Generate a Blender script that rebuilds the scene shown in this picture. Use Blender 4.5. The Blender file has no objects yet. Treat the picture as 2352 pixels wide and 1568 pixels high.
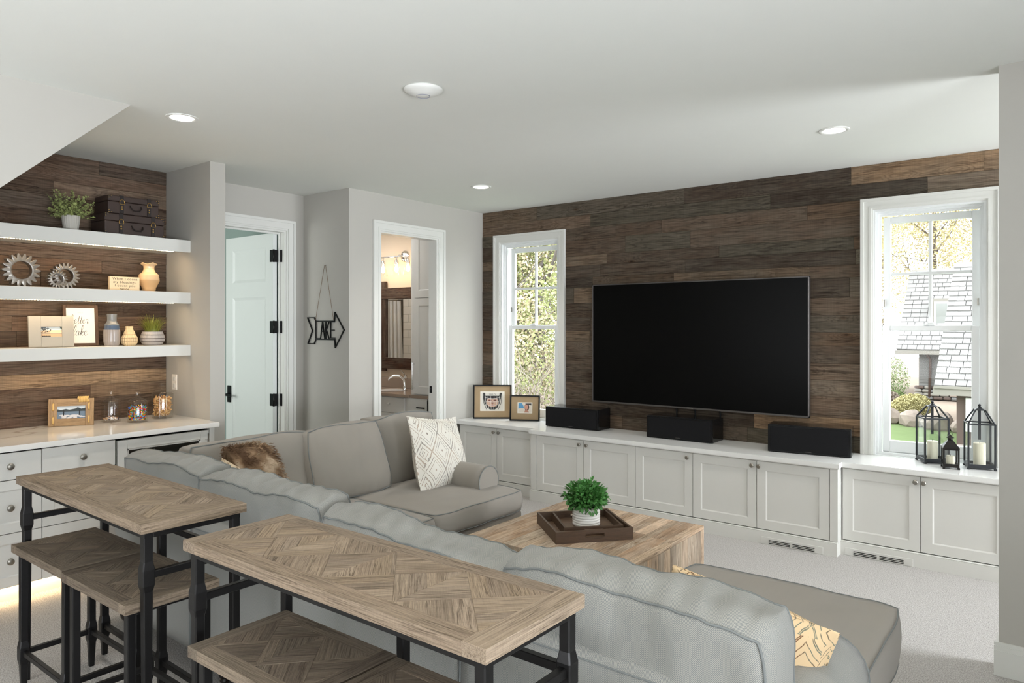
import bpy, bmesh, math, random
from mathutils import Vector, Matrix, noise
random.seed(7)
PI = math.pi
SC = bpy.context.scene
COL = SC.collection

# ------------------------------------------------------------------ camera
cd = bpy.data.cameras.new('camera'); cam = bpy.data.objects.new('camera', cd); COL.objects.link(cam)
cam.location = (0, 0, 1.6); cam.rotation_euler = (PI/2, 0, math.radians(37.743))
cd.sensor_width = 36; cd.lens = 25.05; cd.shift_y = -0.01573; cd.clip_start = 0.05; cd.clip_end = 300
SC.camera = cam
SC.view_settings.view_transform = 'Standard'; SC.view_settings.look = 'None'
SC.view_settings.exposure = 0.32; SC.view_settings.gamma = 1.0
try: SC.view_settings.use_curve_mapping = False
except Exception: pass

# ------------------------------------------------------------------ world: bright overcast sky
w = bpy.data.worlds.new('sky'); SC.world = w; w.use_nodes = True
bg = w.node_tree.nodes['Background']; bg.inputs[0].default_value = (0.93, 0.97, 1.0, 1); bg.inputs[1].default_value = 6.0

def lin(c):
    return tuple((v/255/12.92 if v/255 <= .04045 else ((v/255+.055)/1.055)**2.4) for v in c)

def area(name, loc, rot, sx, sy, power, col=(1, 1, 1), spread=None):
    l = bpy.data.lights.new(name, 'AREA'); l.shape = 'RECTANGLE'; l.size = sx; l.size_y = sy
    l.energy = power; l.color = col
    if spread: l.spread = spread
    o = bpy.data.objects.new(name, l); COL.objects.link(o); o.location = loc; o.rotation_euler = rot
    return o
def point(name, loc, power, col, r=.03):
    l = bpy.data.lights.new(name, 'POINT'); l.energy = power; l.color = col; l.shadow_soft_size = r
    o = bpy.data.objects.new(name, l); COL.objects.link(o); o.location = loc
    return o
def spot(name, loc, power, col, ang=2.2, blend=.8, r=.06):
    l = bpy.data.lights.new(name, 'SPOT'); l.energy = power; l.color = col; l.spot_size = ang; l.spot_blend = blend; l.shadow_soft_size = r
    o = bpy.data.objects.new(name, l); COL.objects.link(o); o.location = loc
    return o
# daylight from the room's other big windows, behind and to the right of the camera
DAY = (0.93, 0.98, 1.04); R_ = math.radians
area('daylight_south', (-2.4, -2.9, 1.35), (math.radians(116), 0, 0), 3.2, 2.0, 100, DAY)
area('daylight_east', (3.0, -.6, 1.35), (math.radians(116), 0, math.radians(90)), 4.4, 2.0, 285, DAY, R_(118))
area('daylight_alcove_east', (3.0, 4.95, 1.6), (math.radians(92), 0, math.radians(90)), 1.4, 1.8, 165, DAY)
for nm, px_ in (('sky_portal_west', -4.277), ('sky_portal_east', -.762)):      # portals only guide the sampling of the sky through the two windows
    po = area(nm, (px_, 6.02, 1.57), (math.radians(-90), 0, 0), .75, 1.85, 1)
    po.data.cycles.is_portal = True
area('bedroom_fill', (-6.6, .7, 1.7), (math.radians(90), 0, 0), 1.8, 1.5, 46, (.95, 1, .98))  # added fill lamp to brighten the open door; no bedroom window is built
WARM = (1.0, .66, .36)
for i, p in enumerate([(-3.995, 2.071), (-3.959, 4.68), (-1.107, 4.641), (-1.1, 1.9), (-1.1, -.8)]):  # last two have no fitting, added so carpet bounce lifts the ceiling
    spot('downlight_beam', (p[0], p[1], 2.76), 34, (1, .93, .84))

# ------------------------------------------------------------------ material helpers
class NT:
    def __init__(s, name, rough=.5, col=(.8, .8, .8), metal=0, spec=.5):
        s.m = bpy.data.materials.new(name); s.m.use_nodes = True; s.t = s.m.node_tree
        s.b = s.t.nodes['Principled BSDF']; s.out = s.t.nodes['Material Output']
        s.set(s.b, 'Base Color', (*col, 1)); s.set(s.b, 'Roughness', rough); s.set(s.b, 'Metallic', metal)
        s.set(s.b, 'Specular IOR Level', spec)
    def set(s, n, k, v):
        n.inputs[k].default_value = v
    def n(s, typ, inp=None, **kw):
        x = s.t.nodes.new(typ)
        for k, v in kw.items(): setattr(x, k, v)
        for k, v in (inp or {}).items():
            if hasattr(v, 'links') or isinstance(v, bpy.types.NodeSocket): s.t.links.new(v, x.inputs[k])
            else: x.inputs[k].default_value = v
        return x
    def l(s, a, b): s.t.links.new(a, b)
    def math(s, op, a, b=None, c=None, clamp=False):
        d = {0: a}
        if b is not None: d[1] = b
        if c is not None: d[2] = c
        x = s.n('ShaderNodeMath', d, operation=op); x.use_clamp = clamp
        return x.outputs[0]
    def mix(s, f, a, b, blend='MIX'):
        x = s.n('ShaderNodeMix', data_type='RGBA', blend_type=blend)
        for i, v in ((0, f), (6, a), (7, b)):
            if isinstance(v, bpy.types.NodeSocket): s.l(v, x.inputs[i])
            else: x.inputs[i].default_value = v if i == 0 else (*v[:3], 1)
        return x.outputs[2]
    def ramp(s, f, stops):
        x = s.n('ShaderNodeValToRGB', {0: f}); e = x.color_ramp.elements
        while len(e) < len(stops): e.new(.5)
        for i, (p, c) in enumerate(stops): e[i].position = p; e[i].color = (*c, 1) if len(c) == 3 else c
        return x.outputs[0]
    def noise(s, vec, scale=5, detail=4, rough=.5, dist=0):
        x = s.n('ShaderNodeTexNoise', {'Scale': scale, 'Detail': detail, 'Roughness': rough, 'Distortion': dist})
        if vec is not None: s.l(vec, x.inputs['Vector'])
        return x.outputs['Fac']
    def mapping(s, vec, scale=(1, 1, 1), rot=(0, 0, 0), loc=(0, 0, 0)):
        x = s.n('ShaderNodeMapping', {'Vector': vec}); x.inputs['Scale'].default_value = scale
        x.inputs['Rotation'].default_value = rot
        if isinstance(loc, bpy.types.NodeSocket): s.l(loc, x.inputs['Location'])
        else: x.inputs['Location'].default_value = loc
        return x.outputs[0]
    def bump(s, h, strength=.3, dist=.002):
        x = s.n('ShaderNodeBump', {'Height': h, 'Strength': strength, 'Distance': dist})
        s.l(x.outputs[0], s.b.inputs['Normal'])
    def col(s, v): s.l(v, s.b.inputs['Base Color'])

def plain(name, rgb, rough=.5, metal=0, spec=.5, var=0, bump=0, bscale=200):
    k = NT(name, rough, lin(rgb), metal, spec)
    tc = k.n('ShaderNodeTexCoord').outputs['Object']
    c = lin(rgb)
    f = k.noise(tc, 7, 3)
    k.col(k.mix(f, tuple(v*(1-var) for v in c), tuple(min(1, v*(1+var)) for v in c)))
    if bump: k.bump(k.noise(tc, bscale, 2), bump, .001)
    return k.m

def emis(name, col, strength):
    k = NT(name); k.t.nodes.remove(k.b)
    e = k.n('ShaderNodeEmission', {'Color': (*col, 1), 'Strength': strength}); k.l(e.outputs[0], k.out.inputs[0])
    return k.m

def glass(name, tint=(1, 1, 1), gloss=.06, rough=0.0):
    k = NT(name); k.t.nodes.remove(k.b)
    t = k.n('ShaderNodeBsdfTransparent', {'Color': (*tint, 1)}); g = k.n('ShaderNodeBsdfGlossy', {'Color': (1, 1, 1, 1), 'Roughness': rough})
    lw = k.n('ShaderNodeLayerWeight', {'Blend': .25})
    f = k.math('ADD', k.math('MULTIPLY', lw.outputs['Facing'], gloss*5), gloss, clamp=True)
    f = k.math('MULTIPLY', k.math('POWER', lw.outputs['Facing'], 3.0), .5)
    f = k.math('ADD', f, gloss, clamp=True)
    mx = k.n('ShaderNodeMixShader', {0: f}); k.l(t.outputs[0], mx.inputs[1]); k.l(g.outputs[0], mx.inputs[2])
    k.l(mx.outputs[0], k.out.inputs[0]); return k.m

def wood(name, scale=1.0, ring=.35, crack=.6, blotch=.3, bump=.5, rough=.78, knots=True, spec=.25, shift=(.55, .5, .45), fine=.35, saw=.12, gain=1.0, rings=34):
    """sawn boards: the colour comes from each object's own colour, the grain runs along its local X"""
    k = NT(name, rough, spec=spec)
    tc = k.n('ShaderNodeTexCoord').outputs['Object']; oi = k.n('ShaderNodeObjectInfo')
    off = k.n('ShaderNodeVectorMath', {0: (37.0, 61.0, 17.0)}, operation='MULTIPLY')
    cmb = k.n('ShaderNodeCombineXYZ', {0: oi.outputs['Random'], 1: oi.outputs['Random'], 2: oi.outputs['Random']})
    k.l(cmb.outputs[0], off.inputs[1])
    v = k.n('ShaderNodeVectorMath', {0: tc, 1: off.outputs[0]}, operation='ADD').outputs[0]
    vo = k.n('ShaderNodeTexVoronoi', {'Scale': 1.0, 'Randomness': 1.0}); k.l(k.mapping(v, (2.1*scale, 6*scale, 6*scale)), vo.inputs['Vector'])
    kd = vo.outputs['Distance']
    mid = k.noise(k.mapping(v, (.7*scale, 7*scale, 7*scale)), 1.3, 3, .5, .3)
    if knots: mid = k.math('ADD', mid, k.ramp(kd, [(.04, (.28,)*3), (.3, (0,)*3)]))
    rg = k.math('MULTIPLY_ADD', k.math('SINE', k.math('MULTIPLY', mid, float(rings*3))), .5, .5)
    warp = k.noise(k.mapping(v, (2.2*scale, 90*scale, 90*scale)), 1.4, 5, .68, .2)
    tiny = k.noise(k.mapping(v, (9*scale, 260*scale, 260*scale)), 1.2, 3, .6)
    cr = k.math('ABSOLUTE', k.math('SUBTRACT', k.noise(k.mapping(v, (.9*scale, 24*scale, 24*scale)), 1.5, 4, .55, .6), .5))
    patch = k.noise(k.mapping(v, (2.2*scale, 6*scale, 6*scale)), 1.4, 4, .6)
    sw = k.noise(k.mapping(v, (150*scale, 3*scale, 3*scale)), 1.0, 2, .5)
    c = oi.outputs['Color']
    c = k.mix(k.math('MULTIPLY', k.ramp(patch, [(.4, (0,)*3), (.62, (1,)*3)]), blotch), c, lin(tuple(255*q for q in shift)))
    def mul(c, f, amt): return k.mix(amt, c, f, 'MULTIPLY')
    c = mul(c, k.ramp(rg, [(.0, (.55, .52, .49)), (.45, (1.02,)*3), (1, (1.1, 1.09, 1.08))]), ring)
    c = mul(c, k.ramp(warp, [(.36, (.42, .39, .36)), (.5, (1, 1, 1)), (.64, (1.25, 1.24, 1.22))]), fine*1.6 if fine < .6 else 1.0)
    c = mul(c, k.ramp(tiny, [(.38, (.66,)*3), (.5, (1,)*3), (.65, (1.16,)*3)]), .6)
    mask = k.ramp(k.noise(k.mapping(v, (1.2*scale, 4*scale, 4*scale)), 1.9, 3), [(.45, (0,)*3), (.6, (1,)*3)])
    crk = k.ramp(cr, [(.0, (.22, .19, .17)), (.012, (.5, .47, .44)), (.03, (1, 1, 1))])
    c = mul(c, crk, k.math('MULTIPLY', mask, crack))
    c = mul(c, k.ramp(sw, [(.42, (.8,)*3), (.58, (1.08,)*3)]), saw)
    if knots: c = mul(c, k.ramp(kd, [(.022, (.12, .09, .07)), (.04, (.6, .46, .34)), (.1, (1, 1, 1))]), .9)
    k.col(c)
    h = k.math('ADD', k.math('MULTIPLY', warp, .8), k.math('MULTIPLY', cr, 1.2))
    k.bump(h, bump, .005)
    return k.m

def uvnode(k):
    u = k.n('ShaderNodeUVMap'); return u.outputs[0]

def herring(name, a, b, stripe=.0052, colw=.05):
    k = NT(name, .92, spec=.15)
    uv = uvnode(k); s = k.n('ShaderNodeSeparateXYZ', {0: uv})
    d = k.noise(k.mapping(uv, (9, 9, 9)), 1, 2)
    u = k.math('ADD', s.outputs[0], k.math('MULTIPLY', d, .012))
    fr = k.math('FRACT', k.math('DIVIDE', u, colw))
    tri = k.math('MULTIPLY', k.math('ABSOLUTE', k.math('SUBTRACT', fr, .5)), colw*1.25)
    ph = k.math('MULTIPLY', k.math('ADD', s.outputs[1], tri), 2*PI/stripe)
    w_ = k.math('MULTIPLY_ADD', k.math('SINE', ph), .5, .5)
    n1 = k.noise(k.mapping(uv, (700, 700, 700)), 1, 2)
    n2 = k.noise(k.mapping(uv, (6, 6, 6)), 1, 3)
    f = k.math('ADD', k.math('MULTIPLY', w_, .8), k.math('MULTIPLY', k.math('SUBTRACT', n1, .5), 1.0), clamp=True)
    c = k.mix(f, lin(a), lin(b))
    c = k.mix(k.math('MULTIPLY', n2, .25), c, lin((122, 126, 128)))
    k.col(c); k.bump(k.math('ADD', w_, n1), .25, .0008)
    k.set(k.b, 'Sheen Weight', .15)
    return k.m

def pillowmat(name, base, line, s=.12, ratio=1.5, cols=None):
    k = NT(name, .9, spec=.1)
    uv = uvnode(k); wob = k.noise(k.mapping(uv, (28, 28, 28)), 1, 2)
    sp = k.n('ShaderNodeSeparateXYZ', {0: uv})
    u = k.math('ADD', sp.outputs[0], k.math('MULTIPLY', k.math('SUBTRACT', wob, .5), .012))
    U = k.math('DIVIDE', u, s); V = k.math('DIVIDE', sp.outputs[1], s*ratio)
    a = k.math('SUBTRACT', k.math('FRACT', k.math('ADD', U, V)), .5); b = k.math('SUBTRACT', k.math('FRACT', k.math('SUBTRACT', U, V)), .5)
    t = k.math('MAXIMUM', k.math('ABSOLUTE', a), k.math('ABSOLUTE', b))
    c = lin(base)
    out = None
    lines = 0
    for (p, wd) in ((.485, .011), (.36, .010), (.25, .010), (.02, .016)):
        m = k.math('LESS_THAN', k.math('ABSOLUTE', k.math('SUBTRACT', t, p)), wd)
        lines = m if out is None else k.math('MAXIMUM', out, m)
        out = lines
    brk = k.noise(k.mapping(uv, (220, 60, 1)), 1, 2)
    out = k.math('MULTIPLY', out, k.ramp(brk, [(.3, (.35,)*3), (.5, (1,)*3)]))
    nc = k.noise(k.mapping(uv, (9, 9, 9)), 1, 1)
    lc = k.ramp(nc, [(.42, lin(cols[0])), (.58, lin(cols[1]))])
    k.col(k.mix(out, c, lc)); k.bump(k.noise(k.mapping(uv, (500, 500, 500)), 1, 2), .2, .001)
    return k.m

M = {}
M['wall'] = plain('wall_paint', (182, 179, 172), .85, var=.015, spec=.2)
M['ceil'] = plain('ceiling_paint', (226, 227, 222), .95, var=.01, spec=.1)
M['trim'] = plain('trim_paint', (216, 216, 211), .4, var=.01, spec=.4)
M['cab'] = plain('cabinet_paint', (218, 217, 212), .38, var=.01, spec=.4)
M['top'] = plain('white_worktop', (232, 232, 230), .18, var=.01, spec=.5)
M['door'] = plain('door_paint', (214, 218, 215), .4, var=.01, spec=.4)
M['vinyl'] = plain('window_sash_paint', (228, 230, 230), .35, var=.01)
M['teal'] = plain('teal_wall_paint', (150, 166, 160), .9, var=.02, spec=.1)
M['bathwall'] = plain('bath_wall_paint', (205, 190, 170), .85, var=.02, spec=.2)
M['black'] = plain('black_hardware', (22, 22, 23), .35, metal=.6)
M['iron'] = plain('dark_iron', (44, 43, 43), .38, metal=.75, var=.25, bump=.25, bscale=90)
M['lant'] = plain('lantern_metal', (52, 54, 57), .45, metal=.5, var=.15)
M['lantdark'] = plain('lantern_dark_metal', (34, 32, 30), .45, metal=.6, var=.15)
M['nickel'] = plain('brushed_nickel', (150, 146, 138), .35, metal=.9, var=.05)
M['chrome'] = plain('chrome', (225, 225, 225), .08, metal=1)
M['silver'] = plain('aged_silver', (140, 136, 131), .34, metal=.85, var=.15, bump=.3, bscale=60)
M['spk'] = plain('black_lacquer', (14, 14, 15), .12, spec=.6)
M['grille'] = plain('speaker_cloth', (20, 20, 22), .85, spec=.2, bump=.5, bscale=900)
M['screen'] = plain('dark_screen', (1, 1, 1), .35, spec=.12)
M['bezel'] = plain('tv_bezel', (92, 88, 86), .35, metal=.6)
M['dark'] = plain('dark_void', (12, 12, 12), .9, spec=0)
M['candle'] = plain('candle_wax', (236, 228, 204), .6)
M['turned'] = plain('dark_turned_wood', (30, 22, 20), .2, spec=.6)
M['glass'] = glass('clear_glass', (.97, .98, .98), .035)
M['jar'] = glass('jar_glass', (.975, .975, .97), .03, .03)
M['pane'] = glass('window_glass', (.97, .985, .985), .006)
M['mirror'] = plain('mirror_glass', (238, 240, 240), .02, metal=1)
M['plaster'] = plain('detector_plastic', (226, 226, 222), .5)
M['can'] = emis('downlight_glow', (1, .93, .8), 9)
M['led'] = emis('led_glow', (1, .78, .48), 16)
M['bulb'] = emis('bulb_glow', (1, .72, .4), 26)
M['barn'] = wood('reclaimed_barn_wood', 1.0, .5, .85, .35, .7, .85, shift=(.40, .38, .34), spec=.2, saw=.3, rings=30)
M['bar'] = wood('weathered_table_wood', 1.9, .22, .8, .22, .7, .72, knots=False, shift=(.52, .47, .41), spec=.25, fine=.42, saw=.25, rings=16)
M['coffee'] = wood('recycled_pine', 1.4, .4, .8, .5, .5, .75, shift=(.76, .70, .63), spec=.2, fine=.3, saw=.1, rings=18)
M['tray'] = wood('dark_tray_wood', 3.0, .2, .3, .2, .3, .5, knots=False, shift=(.3, .24, .19), spec=.35, fine=.2, rings=10)
M['framew'] = wood('frame_wood', 3.0, .3, .3, .15, .3, .6, knots=False, shift=(.5, .42, .33), spec=.3, fine=.2, rings=12)
M['fab'] = herring('herringbone_upholstery', (112, 116, 117), (184, 179, 168))
M['fabtop'] = herring('herringbone_upholstery_seat', (142, 136, 128), (166, 158, 147), .0045, .04)  # seat copy warmed: cast of the warm lighting put into the fabric colour
M['pipe'] = plain('piping_cord', (122, 125, 124), .9, spec=.1, bump=.4, bscale=600)
M['burlap'] = plain('burlap_mat', (168, 146, 116), .95, spec=.05, var=.15, bump=.6, bscale=700)
M['rope'] = plain('natural_rope', (222, 186, 122), .9, spec=.1, var=.1, bump=.5, bscale=300)
M['twine'] = plain('jute_twine', (132, 112, 94), .9)
M['potw'] = plain('white_ceramic', (222, 220, 214), .5, var=.03)
M['potc'] = plain('ribbed_cement', (190, 186, 178), .8, var=.06)
M['soil'] = plain('potting_moss', (50, 45, 30), .95)
M['leafg'] = plain('boxwood_leaf', (74, 130, 62), .45, spec=.4, var=.4)
M['leafs'] = plain('sage_leaf', (150, 160, 98), .6, var=.4)
M['grassb'] = plain('grass_blade', (128, 132, 52), .5, var=.4)
M['leather'] = plain('worn_leather', (62, 49, 44), .5, spec=.35, var=.3, bump=.4, bscale=60)
M['leather2'] = plain('worn_leather_strap', (34, 26, 24), .5, spec=.4, var=.2)
M['brass'] = plain('aged_brass', (176, 142, 82), .35, metal=.9, var=.1)
M['bathtop'] = plain('taupe_stone', (152, 134, 118), .15, spec=.5, var=.08)
M['curt'] = plain('shower_curtain_cloth', (222, 222, 220), .9, spec=.1)
M['tilew'] = plain('white_glazed_tile', (226, 224, 218), .15, spec=.6)
M['grout'] = plain('tile_grout', (196, 194, 188), .9)
M['paper'] = plain('print_paper', (232, 226, 214), .8)
M['ink'] = plain('printed_ink', (44, 38, 34), .8)
M['inkp'] = plain('pale_printed_ink', (200, 194, 184), .8)
M['outlet'] = plain('outlet_plastic', (236, 232, 224), .4)
M['ceramic'] = plain('cream_glaze', (226, 194, 152), .2, spec=.6, var=.03)
M['ceramicu'] = plain('raw_tan_clay', (208, 168, 120), .75, var=.05)
M['greyvase'] = plain('grey_blue_glaze', (104, 108, 112), .3, var=.2, spec=.5)
M['bluevase'] = plain('blue_glaze_band', (66, 82, 104), .3, var=.2, spec=.5)
M['beigevase'] = plain('cream_ribbed_clay', (214, 190, 150), .6, var=.05)
M['vinefab'] = plain('linen_mat', (168, 164, 154), .9, var=.04, bump=.5, bscale=500)
M['asphalt'] = plain('wall_rear', (150, 150, 150), .9)

def marble():
    k = NT('quartz_worktop', .08, spec=.5); tc = k.n('ShaderNodeTexCoord').outputs['Object']
    n = k.noise(k.mapping(tc, (1.1, .9, 1.0)), 1.2, 3, .5, .9)
    v = k.math('ABSOLUTE', k.math('SUBTRACT', n, .5))
    vein = k.ramp(v, [(.0, lin((190, 180, 170))), (.004, lin((216, 211, 204))), (.012, lin((233, 231, 226)))])
    k.col(vein); return k.m
M['quartz'] = marble()

def carpet():
    k = NT('cut_pile_carpet', .98, spec=.05); tc = k.n('ShaderNodeTexCoord').outputs['Object']
    n1 = k.noise(tc, 170, 3, .7); n2 = k.noise(tc, 60, 2); n3 = k.noise(tc, 1.6, 3)
    f = k.ramp(n1, [(.36, lin((158, 153, 148))), (.5, lin((204, 200, 196))), (.64, lin((230, 227, 224)))])
    c = k.mix(k.math('MULTIPLY', n3, .25), f, lin((196, 193, 189)))
    k.col(c); k.bump(k.math('ADD', n1, k.math('MULTIPLY', n2, .6)), .9, .012); return k.m
M['carpet'] = carpet()
def rugmat():
    k = NT('shag_rug', .98, spec=.05); tc = k.n('ShaderNodeTexCoord').outputs['Object']
    n1 = k.noise(tc, 95, 3, .7)
    k.col(k.ramp(n1, [(.35, lin((96, 88, 84))), (.5, lin((150, 143, 138))), (.65, lin((186, 180, 174)))])); k.bump(n1, 1, .02); return k.m
def furmat():
    k = NT('long_pile_fur', .8, spec=.2); tc = k.n('ShaderNodeTexCoord').outputs['Object']
    n1 = k.noise(tc, 7, 3, .5, .5)
    k.col(k.ramp(n1, [(.36, lin((88, 66, 48))), (.5, lin((142, 116, 90))), (.66, lin((200, 180, 156)))])); return k.m
M['fur'] = furmat()
M['pilw'] = pillowmat('white_diamond_weave', (226, 222, 212), (120, 110, 100), .175, 1.5, ((112, 104, 98), (168, 146, 126)))
M['pilw2'] = pillowmat('cream_line_weave', (232, 214, 186), (150, 100, 70), .3, .9, ((176, 130, 90), (160, 140, 116)))
M['pilt'] = pillowmat('tan_diamond_weave', (226, 198, 158), (150, 100, 70), .17, 1.35, ((128, 96, 72), (126, 128, 112)))

# ------------------------------------------------------------------ object helpers
W = {}
def tagp(o, label=None, cat=None, group=None, kind=None):
    if label: o['label'] = label
    if cat: o['category'] = cat
    if group: o['group'] = group
    if kind: o['kind'] = kind
    return o
def thing(name, label, cat, loc=(0, 0, 0), rz=0, group=None, kind=None, rot=None):
    o = bpy.data.objects.new(name, None); COL.objects.link(o); o.empty_display_size = .05
    o.location = loc; o.rotation_euler = rot or (0, 0, rz)
    W[o.name] = Matrix.LocRotScale(Vector(loc), o.rotation_euler, None)
    return tagp(o, label, cat, group, kind)
def struct_root(name, loc=(0, 0, 0)):
    return thing(name, None, None, loc, kind='structure')
def obj(name, bm, mat, parent=None, local=False, smooth=False, loc=None, rot=None, kind=None, label=None, cat=None, group=None, uv=None, wn=True, color=None):
    """one mesh object. verts in world space unless local; with loc/rot the mesh is in its own frame"""
    if uv: boxuv(bm, uv)
    me = bpy.data.meshes.new(name)
    P = W[parent.name] if parent else Matrix.Identity(4)
    if smooth:
        for f in bm.faces: f.smooth = True
    if loc is not None or rot is not None:
        own = Matrix.LocRotScale(Vector(loc or (0, 0, 0)), rot if rot is not None else Matrix.Identity(3).to_euler(), None)
        L = own if (local or not parent) else P.inverted() @ own
    else:
        L = Matrix.Identity(4)
        if parent and not local: bmesh.ops.transform(bm, matrix=P.inverted(), verts=bm.verts)
    bm.to_mesh(me); bm.free()
    for mm in (mat if isinstance(mat, (list, tuple)) else [mat]): me.materials.append(mm)
    o = bpy.data.objects.new(name, me); COL.objects.link(o)
    if parent: o.parent = parent
    o.matrix_local = L
    W[o.name] = P @ L
    if smooth == 'auto' or smooth is True:
        try: me.set_sharp_from_angle(angle=math.radians(40))
        except Exception: pass
    if color: o.color = (*color, 1)
    return tagp(o, label, cat, group, kind)
def copy_tree(o, parent=None):
    c = o.copy(); COL.objects.link(c); c.parent = parent; 
    for ch in o.children: copy_tree(ch, c)
    return c

def B(): return bmesh.new()
def box(bm, x0, y0, z0, x1, y1, z1, bev=0, mi=0, seg=1):
    r = bmesh.ops.create_cube(bm, size=1)
    vs = r['verts']
    for v in vs:
        v.co = Vector(((x0+x1)/2+v.co.x*(x1-x0), (y0+y1)/2+v.co.y*(y1-y0), (z0+z1)/2+v.co.z*(z1-z0)))
    fs = set(f for v in vs for f in v.link_faces)
    if bev:
        es = set(e for v in vs for e in v.link_edges)
        rr = bmesh.ops.bevel(bm, geom=list(es), offset=bev, segments=seg, affect='EDGES', profile=.5, clamp_overlap=True)
        fs |= set(rr['faces'])
    for f in fs:
        if f.is_valid: f.material_index = mi
    return bm
def tube(bm, pts, r, seg=8, closed=False, mi=0, caps=True):
    pts = [Vector(p) for p in pts]; n = len(pts); rings = []
    up = None
    for i, p in enumerate(pts):
        a = pts[(i-1) % n] if (closed or i > 0) else p; b = pts[(i+1) % n] if (closed or i < n-1) else p
        t = (b-a)
        if t.length < 1e-9: t = Vector((0, 0, 1))
        t.normalize()
        if up is None:
            up = Vector((0, 0, 1)) if abs(t.z) < .9 else Vector((1, 0, 0))
        x = up - t*up.dot(t)
        if x.length < 1e-6: x = t.orthogonal()
        x.normalize(); y = t.cross(x); up = x
        rr = r[i] if isinstance(r, (list, tuple)) else r
        rings.append([bm.verts.new(p+(x*math.cos(2*PI*k/seg)+y*math.sin(2*PI*k/seg))*rr) for k in range(seg)])
    m = n if closed else n-1
    for i in range(m):
        A, C = rings[i], rings[(i+1) % n]
        for k in range(seg):
            f = bm.faces.new((A[k], A[(k+1) % seg], C[(k+1) % seg], C[k])); f.material_index = mi; f.smooth = True
    if not closed and caps:
        for ring, rev in ((rings[0], True), (rings[-1], False)):
            f = bm.faces.new(ring[::-1] if rev else ring); f.material_index = mi
    return bm
def lathe(bm, prof, seg=24, c=(0, 0, 0), mi=0, axis='z', rib=None):
    rings = []
    for (r, z) in prof:
        ring = []
        for k in range(seg):
            a = 2*PI*k/seg; rr = r*(1+(rib[1]*math.cos(a*rib[0]) if rib else 0))
            p = Vector((rr*math.cos(a), rr*math.sin(a), z))
            if axis == 'y': p = Vector((p.x, p.z, p.y))
            if axis == 'x': p = Vector((p.z, p.y, p.x))
            ring.append(bm.verts.new(p+Vector(c)))
        rings.append(ring)
    for A, C in zip(rings, rings[1:]):
        for k in range(seg):
            f = bm.faces.new((A[k], A[(k+1) % seg], C[(k+1) % seg], C[k])); f.material_index = mi; f.smooth = True
    for ring in (rings[0], rings[-1]):
        try: f = bm.faces.new(ring); f.material_index = mi
        except Exception: pass
    return bm
def poly(bm, pts, mi=0):
    f = bm.faces.new([bm.verts.new(Vector(p)) for p in pts]); f.material_index = mi; return f
def prism(bm, pts, vec, mi=0):
    """closed prism: polygon pts extruded along vec"""
    v = Vector(vec); A = [bm.verts.new(Vector(p)) for p in pts]; C = [bm.verts.new(Vector(p)+v) for p in pts]; n = len(pts)
    fs = [bm.faces.new(A[::-1]), bm.faces.new(C)]
    for i in range(n): fs.append(bm.faces.new((A[i], A[(i+1) % n], C[(i+1) % n], C[i])))
    for f in fs: f.material_index = mi
    return bm
def fixn(bm): bmesh.ops.recalc_face_normals(bm, faces=bm.faces); return bm
def boxuv(bm, s=1.0):
    bm.normal_update(); l = bm.loops.layers.uv.verify()
    for f in bm.faces:
        n = f.normal; ax = max(range(3), key=lambda i: abs(n[i]))
        for lp in f.loops:
            p = lp.vert.co
            lp[l].uv = ((p.y, p.z) if ax == 0 else (p.x, p.z) if ax == 1 else (p.x, p.y))
def cubegrid(bm, nx, ny, nz, F, mi=0):
    """closed box of nx*ny*nz cells in [-1,1]^3 mapped by F"""
    cache = {}
    def V(i, j, k):
        key = (i, j, k)
        if key not in cache: cache[key] = bm.verts.new(F(Vector((2*i/nx-1, 2*j/ny-1, 2*k/nz-1))))
        return cache[key]
    fs = []
    for i in range(nx):
        for j in range(ny):
            for k, r in ((0, 1), (nz, 0)):
                q = [V(i, j, k), V(i+1, j, k), V(i+1, j+1, k), V(i, j+1, k)]; fs.append(bm.faces.new(q[::-1] if r else q))
    for i in range(nx):
        for k in range(nz):
            for j, r in ((0, 0), (ny, 1)):
                q = [V(i, j, k), V(i+1, j, k), V(i+1, j, k+1), V(i, j, k+1)]; fs.append(bm.faces.new(q[::-1] if r else q))
    for j in range(ny):
        for k in range(nz):
            for i, r in ((0, 1), (nx, 0)):
                q = [V(i, j, k), V(i, j+1, k), V(i, j+1, k+1), V(i, j, k+1)]; fs.append(bm.faces.new(q[::-1] if r else q))
    for f in fs: f.smooth = True; f.material_index = mi
    return bm
# ================================================================== ROOM SHELL
CE = 2.79; YN = 5.80; XW = -4.887; XH = -5.53
bm = B(); box(bm, -8.4, -3.1, -.12, 3.1, 6.0, 0); obj('floor', bm, M['carpet'], kind='structure')
bm = B(); box(bm, -8.4, -3.1, CE, 3.1, 6.0, CE+.12); obj('ceiling', bm, M['ceil'], kind='structure')
# window openings in the north wall
WINS = [(-4.637, -3.916, .655, 2.45), (-1.111, -.413, .655, 2.45)]
bm = B(); xs = [-8.4, WINS[0][0], WINS[0][1], WINS[1][0], WINS[1][1], 3.1]
for a, b in ((0, 1), (2, 3), (4, 5)): box(bm, xs[a], YN+.022, 0, xs[b], 6.0, CE)
for (a, b, z0, z1) in WINS: box(bm, a, YN+.022, 0, b, 6.0, z0-.03); box(bm, a, YN+.022, z1, b, 6.0, CE)
obj('wall_north', bm, M['wall'], kind='structure')
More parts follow.
